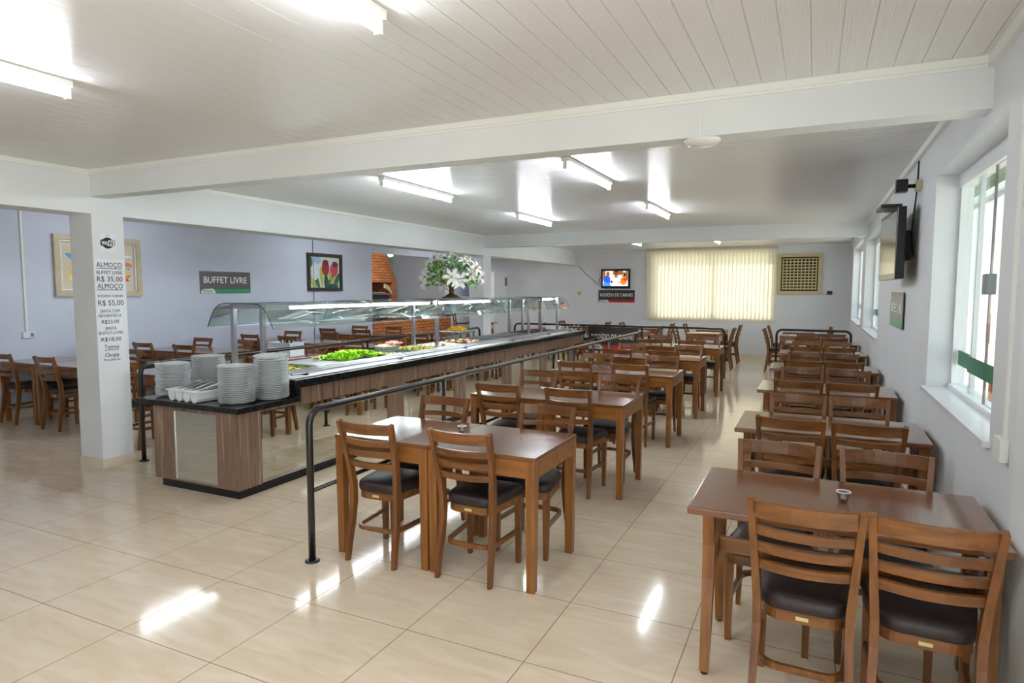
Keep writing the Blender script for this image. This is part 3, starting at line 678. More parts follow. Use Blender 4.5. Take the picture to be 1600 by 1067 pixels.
for k in range(4):
    x0 = -.17+k*.085
    prof = [(x0+.004, .085), (x0+.008, .03), (x0+.022, .005), (x0+.0425, .0), (x0+.063, .005), (x0+.077, .03), (x0+.081, .085)]
    inner = [(x0+.0425+(x-x0-.0425)*.9, z*.94+.006) for x, z in prof]
    for P in (prof, inner):
        for p, q in zip(P, P[1:]): b.face([(p[0], -.1, p[1]), (q[0], -.1, q[1]), (q[0], .1, q[1]), (p[0], .1, p[1])])
    b.face([(x, -.1, z) for x, z in prof]); b.face([(x, .1, z) for x, z in prof])
obj('compartments', b, WHITEPL, t)
b = MB(); b.box(-.178, .178, -.112, -.1, .078, .09, .003); b.box(-.178, .178, .1, .112, .078, .09, .003); b.box(-.178, -.166, -.1, .1, .078, .09); b.box(.166, .178, -.1, .1, .078, .09)
for k in (1, 2, 3): b.box(-.17+k*.085-.005, -.17+k*.085+.005, -.1, .1, .08, .0895)
obj('rim', b, WHITEPL, t)
SL = MB(); SL.sweep([(0, -.1, 0), (0, 0, .002), (0, .1, 0)], .022, .006, wa=(1, 0, 0)); SLM = SL.mesh('cutlery_sleeve'); SLM.materials.append(noisy(mat('clear_sleeve', rough=.2, metal=.35), (120, 116, 120), (206, 204, 206), (30, 2, 2), 3))
for k in range(4):
    for j in range(6):
        o = bpy.data.objects.new('cutlery_packet', SLM); C.objects.link(o); o.location = (-4.57-.128+k*.085+(j % 2-.5)*.03, 3.62+rnd.uniform(-.01, .012), .805+j*.0075); o.rotation_euler = (.32, rnd.uniform(-.15, .15), -.45+rnd.uniform(-.15, .15))
        tag(o, 'clear packet of wrapped steel cutlery lying in the white cutlery tray', 'cutlery', 'wrapped cutlery in the tray')
# far end of the buffet: small serving things
for k, (x, y, c, l) in enumerate(((-4.2, 11.8, (40, 44, 50), 'small dark bowl on the far end of the buffet, nearest the aisle'), (-4.5, 11.9, (190, 40, 50), 'small red bowl on the far end of the buffet'), (-4.75, 11.75, (225, 230, 235), 'small white bowl on the far end of the buffet'))):
    o = obj('small_bowl', MB().lathe([(.03, 0), (.05, .005), (.075, .06), (.07, .06), (.045, .012), (.0, .01)], seg=20), mat('bowl_%d' % k, tuple(int(v*.75) for v in c), .2)); o.location = (x, y, .7305); tag(o, l, 'bowl')
t = thing('bread_tray', 'steel tray of yellow fries on a rack behind the buffet', 'tray', (-5.35, 9.2, 0))
obj('tray', MB().box(-.2, .2, -.25, .25, .93, .96, .004), STEEL, t)
for sx in (-1, 1):
    for sy in (-1, 1): obj('leg', MB().box(sx*.18-.012, sx*.18+.012, sy*.22-.012, sy*.22+.012, 0, .93), STEEL, t)
food('french_fries', 'heap of yellow fries on the steel tray', -5.35, 9.2, .965, .13, .17, [(238, 190, 60), (230, 170, 40)], 140, .022, hill=.06)
t = thing('steel_container', 'small dark steel container on the left edge of the buffet before the fries', 'container', (-5.0, 8.45, .8728)); b = MB(); b.box(-.06, .06, -.1, .1, 0, .004)
for a in ((-.06, -.057, -.1, .1), (.057, .06, -.1, .1), (-.057, .057, -.1, -.097), (-.057, .057, .097, .1)): b.box(a[0], a[1], a[2], a[3], .004, .07)
obj('body', b, STEEL, t)
t = thing('white_box', 'white box standing on the far end of the buffet', 'box', (-4.78, 12.05, .7305)); obj('carton', MB().box(-.14, .14, -.09, .09, 0, .16, .004), WHITEPL, t); obj('lid', MB().box(-.145, .145, -.095, .095, .1601, .185, .004), WHITEPL, t)
for k, (x, c, l) in enumerate(((-4.42, (150, 30, 30), 'red sauce bottle on the far end of the buffet'), (-4.33, (30, 30, 34), 'dark sauce bottle on the far end of the buffet, right of the red one'), (-4.24, (70, 50, 36), 'brown sauce bottle on the far end of the buffet, nearest the aisle'))):
    t = thing('sauce_bottle', l, 'bottle', (x, 12.05, .7305)); obj('body', MB().lathe([(.028, 0), (.03, .01), (.03, .12), (.012, .16), (.012, .18), (.0, .18)], seg=14), mat('bottle_%d' % k, c, .25), t); obj('cap', MB().lathe([(.014, .1801), (.014, .205), (.0, .207)], seg=12), WHITEPL if k else mat('red_cap', (190, 40, 36), .4), t)
# lilies on top of the guard
t = thing('flower_arrangement', 'white lilies and green leaves in a bronze footed bowl on the sneeze guard', 'flower arrangement', (-4.69, 7.9, 1.5145))
BRONZE = mat('bronze', (92, 66, 44), .4, metal=.6)
pd_ = obj('pedestal', MB().lathe([(.135, 0), (.14, .012), (.11, .022), (.085, .04), (.045, .06), (.03, .09), (.045, .11), (.03, .13), (.04, .16), (.06, .17)], seg=24), BRONZE, t)
obj('bowl', MB().lathe([(.06, .171), (.12, .2), (.17, .25), (.18, .262), (.16, .258), (.0, .25)], seg=24), mat('antique_gold', (176, 150, 96), .4, metal=.5), t)
lm = [noisy(mat('lily_leaf_%d' % k, rough=.5), c, tuple(v+20 for v in c), (1,1,1), 20) for k, c in enumerate(((46, 92, 30), (74, 122, 40), (108, 150, 58)))]
b = MB(); rr = random.Random(3)
for i in range(420):
    a = rr.uniform(0, 2*PI); e = rr.uniform(-.5, 1.1); R_ = rr.uniform(.6, 1.0)
    c = Vector((math.cos(a)*.42*R_*math.cos(e*.9), math.sin(a)*.40*R_*math.cos(e*.9), .30+.27*R_*math.sin(e*1.2)))
    d = Vector((rr.uniform(-1, 1), rr.uniform(-1, 1), rr.uniform(-.5, .8))).normalized(); s = d.orthogonal().normalized(); n_ = d.cross(s); l = rr.uniform(.045, .095); b.mi = rr.randrange(3)
    P = [c, c+d*l*.5+s*l*.22+n_*.006, c+d*l, c+d*l*.5-s*l*.22+n_*.006]
    b.face(P)
for i in range(30):
    a = rr.uniform(0, 2*PI); b.mi = 0; b.tube([(0.05*math.cos(a), .05*math.sin(a), .25), (.2*math.cos(a), .2*math.sin(a), .34), (.36*math.cos(a), .36*math.sin(a), .30+rr.uniform(-.06, .14))], .004, 5)
obj('foliage', b, lm, t)
PETAL = mat('lily_petal', (244, 244, 238), .45); PCEN = mat('lily_centre', (206, 210, 120), .5); STAM = mat('lily_anther', (150, 90, 40), .6)
def lily_mesh():
    b = MB()
    for k in range(6):
        a = k*PI/3; R_ = Matrix.Rotation(a, 3, 'Z'); w = .024 if k % 2 else .019; rows = []
        for u, (r, z, ww) in enumerate(((.006, 0, .25), (.03, .03, .7), (.06, .045, 1), (.09, .04, .75), (.112, .022, .05))):
            rows.append([b.b.verts.new(R_ @ Vector((r, v*w*ww, z+abs(v)*.008))) for v in (-1, 0, 1)])
        for p, q in zip(rows, rows[1:]):
            for j in (0, 1): f = b.b.faces.new((p[j], p[j+1], q[j+1], q[j])); f.smooth = True
    b.mi = 1; b.blob((0, 0, .012), .012, 1)
    b.mi = 2
    for k in range(5): a = k*1.257; b.tube([(0, 0, .01), (.02*math.cos(a), .02*math.sin(a), .07)], .0025, 4)
    return b.mesh('lily')
LM = lily_mesh()
for m_ in (PETAL, PCEN, STAM): LM.materials.append(m_)
for i in range(30):
    a = 2*PI*i/30*7.1+rr.uniform(-.2, .2); e = rr.uniform(-.3, 1.2); R_ = rr.uniform(.95, 1.08)
    dirv = Vector((math.cos(a)*math.cos(e), math.sin(a)*math.cos(e), math.sin(e)))
    o = bpy.data.objects.new('lily', LM); C.objects.link(o); o.parent = t; o.location = (dirv.x*.40*R_, dirv.y*.38*R_, .30+dirv.z*.27*R_)
    o.rotation_euler = (dirv+Vector((0, 0, .1))).to_track_quat('Z', 'Y').to_euler(); s_ = rr.uniform(.9, 1.3); o.scale = (s_,)*3
# ================================================================== NOTICES ON THE PILLAR
def notice(label, y0, y1, z0, z1, lines, name='paper_notice', m=PAPER, cat='notice', wall='+x', x=XP):
    t = thing(name, label, cat); basis(t, wall, (x, (y0+y1)/2, (z0+z1)/2) if wall in ('+x', '-x') else ((y0+y1)/2, x, (z0+z1)/2))
    w, h = y1-y0, z1-z0
    obj('sheet', MB().box(-w/2, w/2, -h/2, h/2, .0005, .002), m, t)
    for s, zc, hh, ww, ul, bo in lines:
        k = text('lettering', s, hh, INK, t, 0, zc-z0-h/2-hh/2, .0022, ww, bo)
        if ul: obj('underline', MB().box(-ww/2, ww/2, zc-z0-h/2-hh/2-.014, zc-z0-h/2-hh/2-.009, .002, .0028), INK, k)
    return t
t = thing('wifi_sticker', 'square white sticker with a black wireless internet logo on the pillar', 'sticker'); basis(t, '+x', (XP, 3.735, 2.05))
obj('sheet', MB().box(-.072, .072, -.082, .082, .0005, .002), PAPER, t)
b = MB(); shapes(b, [(0, ell(0, 0, .052, .05, 24)), (0, [(-.066, .022), (-.05, .032), (.05, .032), (.066, .022), (.066, -.018), (.05, -.03), (-.05, -.03), (-.066, -.018)])], .002)
lg = obj('logo_shape', b, INK, t)
b = MB(); shapes(b, [(0, [(.002, .018), (.01, .026), (.05, .026), (.06, .016), (.06, -.016), (.05, -.026), (.006, -.026), (-.004, -.026)])], .0028); obj('logo_panel', b, PAPER, lg)
text('lettering', 'Wi', .036, PAPER, t, -.032, -.018, .0032, .05, .03); text('lettering', 'Fi', .036, INK, t, .03, -.018, .0036, .034, .03); text('lettering', 'zona', .009, INK, t, 0, .064, .0024, .034)
notice('white notice reading ALMOÇO BUFFET LIVRE R$ 35,00, below the wireless sticker', 3.605, 3.875, 1.70, 1.905, [('ALMOÇO', 1.855, .047, .235, 1, 0), ('BUFFET LIVRE', 1.785, .034, .235, 0, 0), ('R$ 35,00', 1.727, .05, .235, 0, 0)])
notice('white notice reading ALMOÇO RODÍZIO R$ 55,00 in the middle of the pillar', 3.605, 3.875, 1.475, 1.698, [('ALMOÇO', 1.662, .047, .235, 1, 0), ('RODÍZIO-CARNES', 1.572, .022, .23, 0, 0), ('R$ 55,00', 1.51, .05, .235, 0, 0)])
notice('white notice reading JANTA COM BIFE/BISTECA R$23,00 on the pillar', 3.605, 3.85, 1.31, 1.473, [('JANTA COM', 1.436, .03, .18, 0, 0), ('BIFE/BISTECA', 1.393, .026, .21, 0, 0), ('R$23,00', 1.338, .036, .16, 0, 0)])
notice('white notice reading JANTA BUFFET-LIVRE R$18,00 on the pillar', 3.605, 3.85, 1.15, 1.308, [('JANTA', 1.278, .03, .105, 0, 0), ('BUFFET-LIVRE', 1.236, .028, .225, 0, 0), ('R$18,00', 1.178, .038, .185, 0, 0)])
notice('white notice reading Temos Chopp Providência, lowest on the pillar', 3.605, 3.85, .96, 1.148, [('Temos', 1.11, .04, .135, 1, 0), ('Chopp', 1.035, .038, .13, 0, 0), ('Providência', .99, .022, .15, 0, 0)])
# ================================================================== WALL SIGNS
def glyphs(b, x, y, w, h):
    n = 6; d = w/n
    for k in range(n):
        x0 = x+k*d+d*.1; x1 = x+(k+1)*d-d*.1
        b.box(x0, x0+d*.2, y, y+h, .0042, .005); b.box(x1-d*.2, x1, y, y+h, .0042, .005)
        if k % 2 == 0: b.box(x0+d*.2, x1-d*.2, y+h*.8, y+h, .0042, .005)
        else: b.box(x0+d*.2, x1-d*.2, y, y+h*.2, .0042, .005)
def wall_sign(label, wall, origin, w, h, body, bar, s, tw, th):
    t = thing('wall_sign', label, 'sign'); basis(t, wall, origin)
    obj('board', MB().box(-w/2, w/2, -h/2, h/2, .0005, .003), body, t)
    obj('colour_bar', MB().box(-w*.22, w/2, -h/2, -h/2+h*.2, .003, .0036), bar, t)
    x0 = -w/2+.02*w
    b = MB(); b.prism([(x0, -h/2+.01*h), (x0, -h/2+.12*h), (x0+.05*w, -h/2+.2*h), (x0+.22*w, -h/2+.225*h), (x0+.25*w, -h/2+.16*h), (x0+.28*w, -h/2+.01*h)], .0036, .0041); lg = obj('logo', b, LETTER, t)
    b = MB(); glyphs(b, x0+.03*w, -h/2+.06*h, .19*w, .09*h); obj('logo_letters', b, mat('logo_green', (20, 90, 70), .5), lg)
    text('lettering', s, th, LETTER, t, 0, -.02*h, .0036, tw, .012); return t
wall_sign('grey BUFFET LIVRE sign with a green bar on the left wall', '+x', (XL, 7.83, 1.75), 1.04, .37, SIGNGREY, SIGNGR, 'BUFFET LIVRE', .88, .11)
wall_sign('brown RODÍZIO DE CARNES sign with red bar on the far wall under a television', '-y', (-4.7, YF, 1.475), .97, .325, SIGNBR, SIGNRED, 'RODÍZIO DE CARNES', .87, .085)
ws = wall_sign('large brown RODÍZIO DE CARNES sign with red bar hanging from far handrail', '-y', (-3.62, 12.36, .67), 1.02, .44, SIGNBR, SIGNRED, 'RODÍZIO DE CARNES', .9, .1)
obj('support_strip', MB().box(-.5, .5, .2, .228, -.006, .0), BLACKPL, ws)
t = thing('glass_sign', 'small grey glass sign with a green lower band on the window wall below the television', 'sign'); basis(t, '-x', (XR, 6.85, 1.455))
obj('plate', MB().box(-.5, .5, -.16, .16, .012, .018), SIGNGREY, t); obj('green_part', MB().box(-.5, .5, -.16, -.075, .0181, .0186), SIGNGR, t); text('lettering', 'BUFFET LIVRE', .08, LETTER, t, 0, -.02, .0187, .8, .02)
for sx in (-1, 1): obj('standoff', MB().tube([(sx*.47, .0, .0005), (sx*.47, 0, .012)], .01, 8), STEEL, t)
# ================================================================== PICTURES
t = thing('framed_painting', 'abstract painting in a wide champagne frame on the left wall behind the pillar', 'painting'); w, h = 1.2, .83; basis(t, '+x', (XL, 5.69, 1.95))
def frame_mb(w, h, fw_, d):
    b = MB(); b.box(-w/2, w/2, h/2-fw_, h/2, .0005, d, .006); b.box(-w/2, w/2, -h/2, -h/2+fw_, .0005, d, .006); b.box(-w/2, -w/2+fw_, -h/2+fw_, h/2-fw_, .0005, d, .006); b.box(w/2-fw_, w/2, -h/2+fw_, h/2-fw_, .0005, d, .006); return b
obj('frame', frame_mb(w, h, .075, .05), GOLD, t); obj('inner_frame', frame_mb(w-.152, h-.152, .02, .04), mat('silver_slip', (226, 222, 214), .3, metal=.4), t)
am = [mat('art_cream', (214, 206, 190), .6), mat('art_blue', (96, 166, 208), .6), mat('art_paleblue', (176, 212, 222), .6), mat('art_orange', (228, 140, 84), .6), mat('art_red', (206, 84, 60), .6), mat('art_yellow', (226, 206, 120), .6), mat('art_white', (238, 238, 236), .6)]
b = MB(); b.box(-.5, .5, -.32, .32, .001, .008)
ra = random.Random(11); ST = []
for ci, cx, cy, sx, sy, n_, an in ((5, -.3, .2, .12, .06, 9, .25), (2, -.3, .1, .12, .09, 14, -.5), (1, -.34, .14, .08, .06, 12, -.5), (6, -.3, .04, .1, .05, 6, -.3), (3, -.3, -.06, .1, .06, 14, .2), (5, -.4, -.1, .04, .1, 8, 1.2), (4, -.28, -.1, .07, .03, 7, .1), (2, -.28, -.2, .12, .05, 8, 0), (6, -.3, -.16, .1, .02, 5, 0), (2, .3, .12, .1, .05, 8, -.4), (1, .34, .04, .08, .06, 9, -.6), (2, .38, .02, .08, .05, 8, -.6), (5, .34, -.06, .09, .07, 12, .5), (3, .4, .03, .06, .04, 6, -.4), (3, .38, -.14, .07, .05, 10, .3), (4, .34, -.18, .05, .03, 7, .2), (6, .38, .16, .08, .02, 5, -.2), (3, 0, -.05, .2, .1, 20, .3), (1, 0, .1, .2, .1, 20, -.4)):
    for k in range(n_): ST.append((ci, [(max(-.49, min(.49, x)), max(-.31, min(.31, y))) for x, y in ell(cx+ra.gauss(0, sx*.5), cy+ra.gauss(0, sy*.5), ra.uniform(.03, .075), ra.uniform(.006, .02), 10, an+ra.gauss(0, .15))]))
for q in range(len(ST)): pass
zz_ = 0
for ci, P_ in ST:
    zz_ += 1; b.mi = ci; b.face([(x, y, .008+.00002*zz_+.0002) for x, y in P_])
obj('canvas', b, am, t)
t = thing('framed_painting', 'tulip painting in a dark frame hanging right of the BUFFET LIVRE sign', 'painting'); w, h = 1.02, .76; basis(t, '+x', (XL, 10.27, 1.985))
obj('frame', frame_mb(w, h, .07, .04), DARKFR, t)
pm = [mat('tulip_ground', (214, 220, 214), .6), mat('tulip_red', (156, 44, 58), .6), mat('tulip_dark', (98, 52, 58), .6), mat('tulip_pink', (196, 72, 92), .6), mat('tulip_white', (216, 226, 234), .6), mat('tulip_green', (62, 112, 78), .6), mat('tulip_lime', (178, 188, 84), .6), mat('tulip_teal', (40, 84, 78), .6), mat('tulip_blue', (160, 190, 220), .6)]
b = MB(); b.box(-.44, .44, -.31, .31, .001, .008)
L_ = [(8, ell(-.22, .24, .12, .07)), (5, ell(-.4, .2, .05, .1)), (6, ell(-.36, -.2, .05, .17, 14, .6)), (5, ell(-.24, -.17, .06, .2, 14, .4)), (6, ell(-.1, -.08, .05, .2, 14, .1)), (7, ell(.03, -.18, .06, .16, 14, 0)), (5, ell(.15, -.2, .07, .2, 14, -.5)), (6, ell(.26, -.12, .035, .2, 14, -.75)), (5, ell(.34, -.18, .06, .2, 14, -.55)), (7, ell(.2, -.28, .2, .05)), (4, ell(-.28, 0, .1, .16)), (1, ell(.02, .09, .11, .16)), (2, ell(.02, .2, .09, .06)), (1, ell(.0, .06, .03, .12)), (3, ell(.27, .06, .12, .14, 18, -.2)), (2, ell(.31, .17, .09, .06, 14, -.3)), (6, ell(.15, -.06, .045, .1))]
inb = lambda p: (max(-.438, min(.438, p[0])), max(-.308, min(.308, p[1])))
shapes(b, [(m_, [inb(p) for p in P]) for m_, P in L_], .008); obj('canvas', b, pm, t)
tag(obj('wiring_conduit', MB().box(XL, XL+.012, 9.93, 9.945, .5, 2.75), GREYPL), 'thin grey cable strip on the left wall behind the tulip painting', 'conduit')
c = tag(obj('wiring_conduit', MB().box(XL, XL+.018, 4.72, 4.745, 1.09, 2.75), TRIMW), 'white cable strip running down the left wall to a socket', 'conduit')
t = thing('wall_socket', 'white double socket on the left wall above the near tables', 'socket'); basis(t, '+x', (XL, 4.75, 1.05)); obj('cover', MB().box(-.07, .07, -.04, .04, .0005, .03, .004), WHITEPL, t); obj('outlet', MB().box(.012, .05, -.022, .022, .0301, .032), GREYPL, t)
# ================================================================== TELEVISIONS
t = thing('wall_television', 'small television showing a talk programme on the far wall', 'television'); w, h = .77, .5; basis(t, '-y', (-4.71, YF, 1.93))
obj('casing', MB().box(-w/2, w/2, -h/2, h/2, .03, .08, .006), BLACKPL, t); obj('mount', MB().box(-.1, .1, -.1, .1, .0005, .0295), BLACKPL, t)
def em(n, c, s=1.0): return mat(n, (10, 10, 10), .3, emit=c, es=s)
tm = [em('tv_wall', (226, 214, 200)), em('tv_blue', (30, 90, 220)), em('tv_skin', (190, 130, 100)), em('tv_white', (244, 240, 244)), em('tv_orange', (240, 130, 40)), em('tv_brown', (150, 84, 40)), em('tv_dark', (50, 36, 34)), em('tv_cyan', (60, 150, 220)), em('tv_red', (210, 60, 40))]
b = MB(); b.box(-.335, .335, -.19, .2, .0803, .0815)
SH = [(5, [(-.33, .2), (-.27, .2), (-.27, -.05), (-.33, -.05)]), (5, [(-.06, .2), (.2, .2), (.2, .1), (-.06, .1)]), (6, ell(.02, .18, .06, .02)), (5, [(.27, .2), (.33, .2), (.33, -.05), (.27, -.05)]), (3, [(-.2, -.19), (.33, -.19), (.33, -.12), (-.2, -.12)]), (1, ell(-.22, -.04, .085, .13)), (7, [(-.33, -.19), (-.12, -.19), (-.14, -.12), (-.3, -.08)]), (5, ell(-.2, .12, .045, .06)), (3, ell(.02, -.03, .1, .1)), (6, ell(.02, .08, .04, .06)), (2, ell(.02, .075, .025, .035)), (4, ell(.22, -.06, .09, .1)), (8, ell(.25, -.02, .05, .04)), (6, ell(.23, .1, .045, .06)), (2, ell(.21, .1, .02, .035)), (6, ell(-.1, -.08, .03, .03)), (2, ell(.09, -.1, .03, .015))]
shapes(b, SH, .0815); obj('screen', b, tm, t)
tag(obj('cable', MB().tube([(-5.12, YF-.012, 1.98), (-5.18, YF-.012, 1.88), (-5.14, YF-.012, 1.78), (-5.22, YF-.012, 1.8), (-5.55, YF-.012, 2.08), (-5.75, YF-.012, 2.28)], .006, 6), BLACKPL), 'thin dark cable hanging on the far wall left of the small television', 'cable')
t = thing('wall_television', 'large black television mounted on the window wall, screen edge-on', 'television', (.555, 6.2, 1.995), .035)
obj('casing', MB().box(-.03, .03, -.49, .49, -.275, .275, .008), BLACKPL, t)
obj('screen', MB().box(-.0315, -.0302, -.455, .455, -.23, .245), mat('tv_black_glass', (12, 13, 15), .04, coat=.5), t)
obj('bezel', MB().box(-.033, -.0302, -.49, .49, -.275, -.232), mat('bezel_grey', (60, 60, 64), .2), t)
obj('wall_bracket', MB().box(.03, .116, -.14, .14, -.12, .12), BLACKPL, t)
t = thing('set_top_box', 'flat dark box lying on top of the large television', 'set-top box', (.53, 5.98, 2.2705), .03); obj('body', MB().box(-.1, .045, -.17, .17, 0, .03, .004), mat('dark_brown_plastic', (44, 32, 28), .3), t)
t = thing('wall_speaker', 'small black camera box on a bracket above the large television', 'speaker', (XR, 5.75, 2.42)); obj('body', MB().box(-.17, -.09, -.05, .05, -.045, .05, .006), BLACKPL, t); obj('bracket', MB().tube([(-.089, 0, 0), (-.04, 0, 0)], .015, 8), BLACKPL, t); obj('wall_plate', MB().box(-.04, -.0005, -.04, .04, -.04, .04, .004), mat('beige_plastic', (206, 200, 170), .4), t)
tag(obj('cable', MB().tube([(XR-.012, 5.85, 2.62), (XR-.012, 5.86, 2.45), (XR-.02, 5.88, 2.3), (XR-.03, 5.9, 2.1), (XR-.02, 5.85, 1.9)], .006, 6), BLACKPL), 'black cable running down the window wall behind the large television', 'cable')
# pillar conduit and junction box beside the near window
tag(obj('wiring_conduit', MB().box(XR-.012, XR, 3.03, 3.05, 1.06, 2.62), TRIMW), 'white cable strip on the wall right of the nearest window', 'conduit')
tag(obj('junction_box', MB().box(XR-.03, XR-.0005, 2.99, 3.10, .97, 1.06, .004), TRIMW), 'white junction box at the foot of the cable strip by the nearest window', 'junction box')
# ================================================================== FAR WALL THINGS
t = thing('vertical_blind', 'cream vertical blinds covering the big window in the far wall', 'blinds', (0, 0, 0))
obj('head_rail', MB().box(FW[0]-.02, FW[1]+.02, YF-.075, YF-.03, FW[3]-.005, FW[3]+.04, .004), mat('rail_cream', (210, 200, 180), .4), t)
n = 34; d = (FW[1]-FW[0])/n
for k in range(n):
    x = FW[0]+(k+.5)*d; b = MB(); a = .42; dx, dy = d*.56*math.cos(a), d*.56*math.sin(a)
    zt, zb = FW[3]-.005, FW[2]-.03
    V = [(x-dx, YF-.055-dy), (x-dx*.3, YF-.055-dy*.3+.006), (x+dx*.3, YF-.055+dy*.3+.006), (x+dx, YF-.055+dy)]
    for p, q in zip(V, V[1:]): b.face([(p[0], p[1], zb), (q[0], q[1], zb), (q[0], q[1], zt), (p[0], p[1], zt)])
    obj('blind_slat', b, BLIND, t)
t = thing('air_vent', 'cream metal grille air unit on the far wall right of the blinds', 'air vent'); w, h = .93, .93; basis(t, '-y', (-.36, YF, 2.01))
obj('frame', frame_mb(w, h, .075, .06), CREAM, t); obj('backing', MB().box(-w/2+.075, w/2-.075, -h/2+.075, h/2-.075, .002, .006), DARKHOLE, t)
b = MB()
for k in range(11):
    y = h/2-.115-k*.068; b.box(-w/2+.095, w/2-.095, y-.012-.0012*k, y+.012, .03, .045)
g_ = obj('grille_bars', b, CREAM, t)
b = MB()
for k in range(10):
    x = -w/2+.115+k*.078; b.box(x-.011, x+.011, -h/2+.1, h/2-.1, .018, .0299)
obj('grille_uprights', b, CREAM, t)
t = thing('wall_socket', 'small dark switch box on the far wall right of the grille', 'socket'); basis(t, '-y', (.28, YF, 1.58)); obj('cover', MB().box(-.055, .055, -.04, .04, .0005, .03, .004), mat('dark_grey', (52, 56, 66), .4), t); obj('outlet', MB().box(-.02, .02, -.02, .02, .0301, .032), BLACKPL, t)
o = obj('yellow_sticker', MB().lathe([(.0, 0), (.05, 0), (.05, .002), (.0, .002)], seg=20), mat('yellow_print', (216, 200, 70), .5)); basis(o, '-y', (-5.72, YF-.0005, 1.55)); tag(o, 'small round yellow sticker on the far wall left of the RODÍZIO DE CARNES sign', 'sticker')
t = thing('tall_cabinet', 'tall white cabinet with a small grey sign in the far left corner', 'cabinet', (0, 0, 0)); obj('body', MB().box(-8.6, -7.84, 15.45, YF-.012, 0, 2.12, .004), mat('white_laminate', (246, 248, 252), .4), t); obj('sign_plate', MB().box(-7.8395, -7.836, 16.1, 16.24, 1.75, 1.98), GREYPL, t)
t = thing('white_fridge', 'low white refrigerator against the left wall beside the brick counter', 'refrigerator', (0, 0, 0)); obj('body', MB().box(XL+.001, XL+.14, 15.32, 16.2, 0, 1.47, .01), mat('fridge_white', (246, 249, 253), .3), t); obj('door_seam', MB().box(XL+.14, XL+.143, 15.34, 16.18, .95, .96), GREYPL, t)
def high_chair(x, y, rz, label):
    t = thing('high_chair', label, 'high chair', (x, y, 0), rz, 'wooden high chairs')
    for sx in (-1, 1):
        obj('front_leg', MB().sweep([(sx*.21, .2, 0), (sx*.17, .14, .62)], .035, .035, wa=(1, 0, 0)), WOOD['z'], t); obj('rear_leg', MB().sweep([(sx*.21, -.2, 0), (sx*.17, -.16, .55), (sx*.17, -.22, 1.02)], .035, .035, wa=(1, 0, 0)), WOOD['z'], t)
        obj('arm', MB().box(sx*.17-.015, sx*.17+.015, -.17, .17, .72, .75), WOOD['y'], t)
    obj('seat', MB().box(-.18, .18, -.16, .15, .54, .56), TOPX, t); obj('tray', MB().box(-.2, .2, .1, .3, .751, .775, .004), TOPX, t)
    for z in (.66, .8, .97): obj('back_slat', MB().box(-.152, .152, -.205-.01*(z > .7), -.185, z-.03, z+.03), WOOD['x'], t)
    obj('footrest', MB().box(-.18, .18, .13, .17, .25, .28), WOOD['x'], t); return t
high_chair(-8.55, 14.95, -1.2, 'dark wooden high chair beside the white refrigerator, nearer the brick counter'); high_chair(-7.95, 15.1, -.6, 'dark wooden high chair in front of the white refrigerator, nearer the pillar')
# ================================================================== KITCHEN
t = thing('brick_barbecue', 'orange brick barbecue with a stepped chimney seen through the serving opening', 'barbecue', (0, 0, 0))
steps = [(15.13, 1.95)]; y, z = 15.13, 1.95; P = [(13.0, 1.2), (15.13, 1.2), (15.13, 1.95)]
for k in range(9): y -= .058; P.append((y, z)); z += .085; P.append((y, z))
P += [(14.5, z), (13.0, z)]
b = MB(); b.prism([(13.0, 1.84), (15.13, 1.84)] + P[2:], -11.7, -10.8, 'x'); b.box(-11.7, -10.8, 14.95, 15.13, .9, 1.84); b.box(-11.7, -10.8, 13.0, 13.2, .9, 1.84); b.box(-11.7, -10.8, 13.0, 15.13, .0, .9); b.box(-11.7, -11.6, 13.2, 14.95, .9, 1.84)
obj('chimney', b, BRICK, t)
AB = noisy(mat('pale_brick', rough=.8), (206, 176, 140), (222, 196, 164), (1,1,1), 9)
b = MB()
for k in range(7): yy = 14.55+k*.055; zz = 1.80-.014*k*k*.35; b.box(-10.82, -10.795, yy, yy+.042, zz-.12, zz)
obj('arch_bricks', b, AB, t)
b = MB(); b.box(-11.4, -10.83, 13.3, 14.85, 1.5, 1.54)
for k in range(10): b.tube([(-11.35, 13.4+k*.14, 1.56), (-10.84, 13.4+k*.14, 1.56)], .012, 6)
obj('grill_rack', b, STEEL, t); obj('fire_box', MB().box(-11.55, -10.85, 13.25, 14.85, .91, 1.48), mat('dark_fire_box', (34, 40, 44), .4), t)  # fire box in one even dark grey
t = thing('brick_counter', 'low brick counter with a dark stone top under the serving opening', 'counter', (0, 0, 0))
obj('brick_base', MB().box(XL-.14, XL+.02, OY0+.01, OY1-.01, 0, .93), BRICK, t); obj('stone_top', MB().box(XL-.4, XL+.06, OY0+.012, OY1-.012, .931, .965, .004), GRANITE, t)
o = obj('soap_bottle', MB().lathe([(.03, 0), (.035, .01), (.035, .14), (.012, .17), (.012, .22), (.02, .225), (.0, .23)], seg=14), mat('blue_liquid', (90, 140, 190), .2, trans=.4)); o.location = (XL-.05, 14.2, .9655); tag(o, 'blue bottle standing on the brick counter', 'bottle')
o = obj('frying_pan', MB().lathe([(.0, 0), (.13, 0), (.16, .05), (.155, .05), (.125, .006), (.0, .006)], seg=24), BLACKPL); o.location = (XL-.1, 14.8, .9655); tag(o, 'dark pan standing on the right end of the brick counter', 'pan')
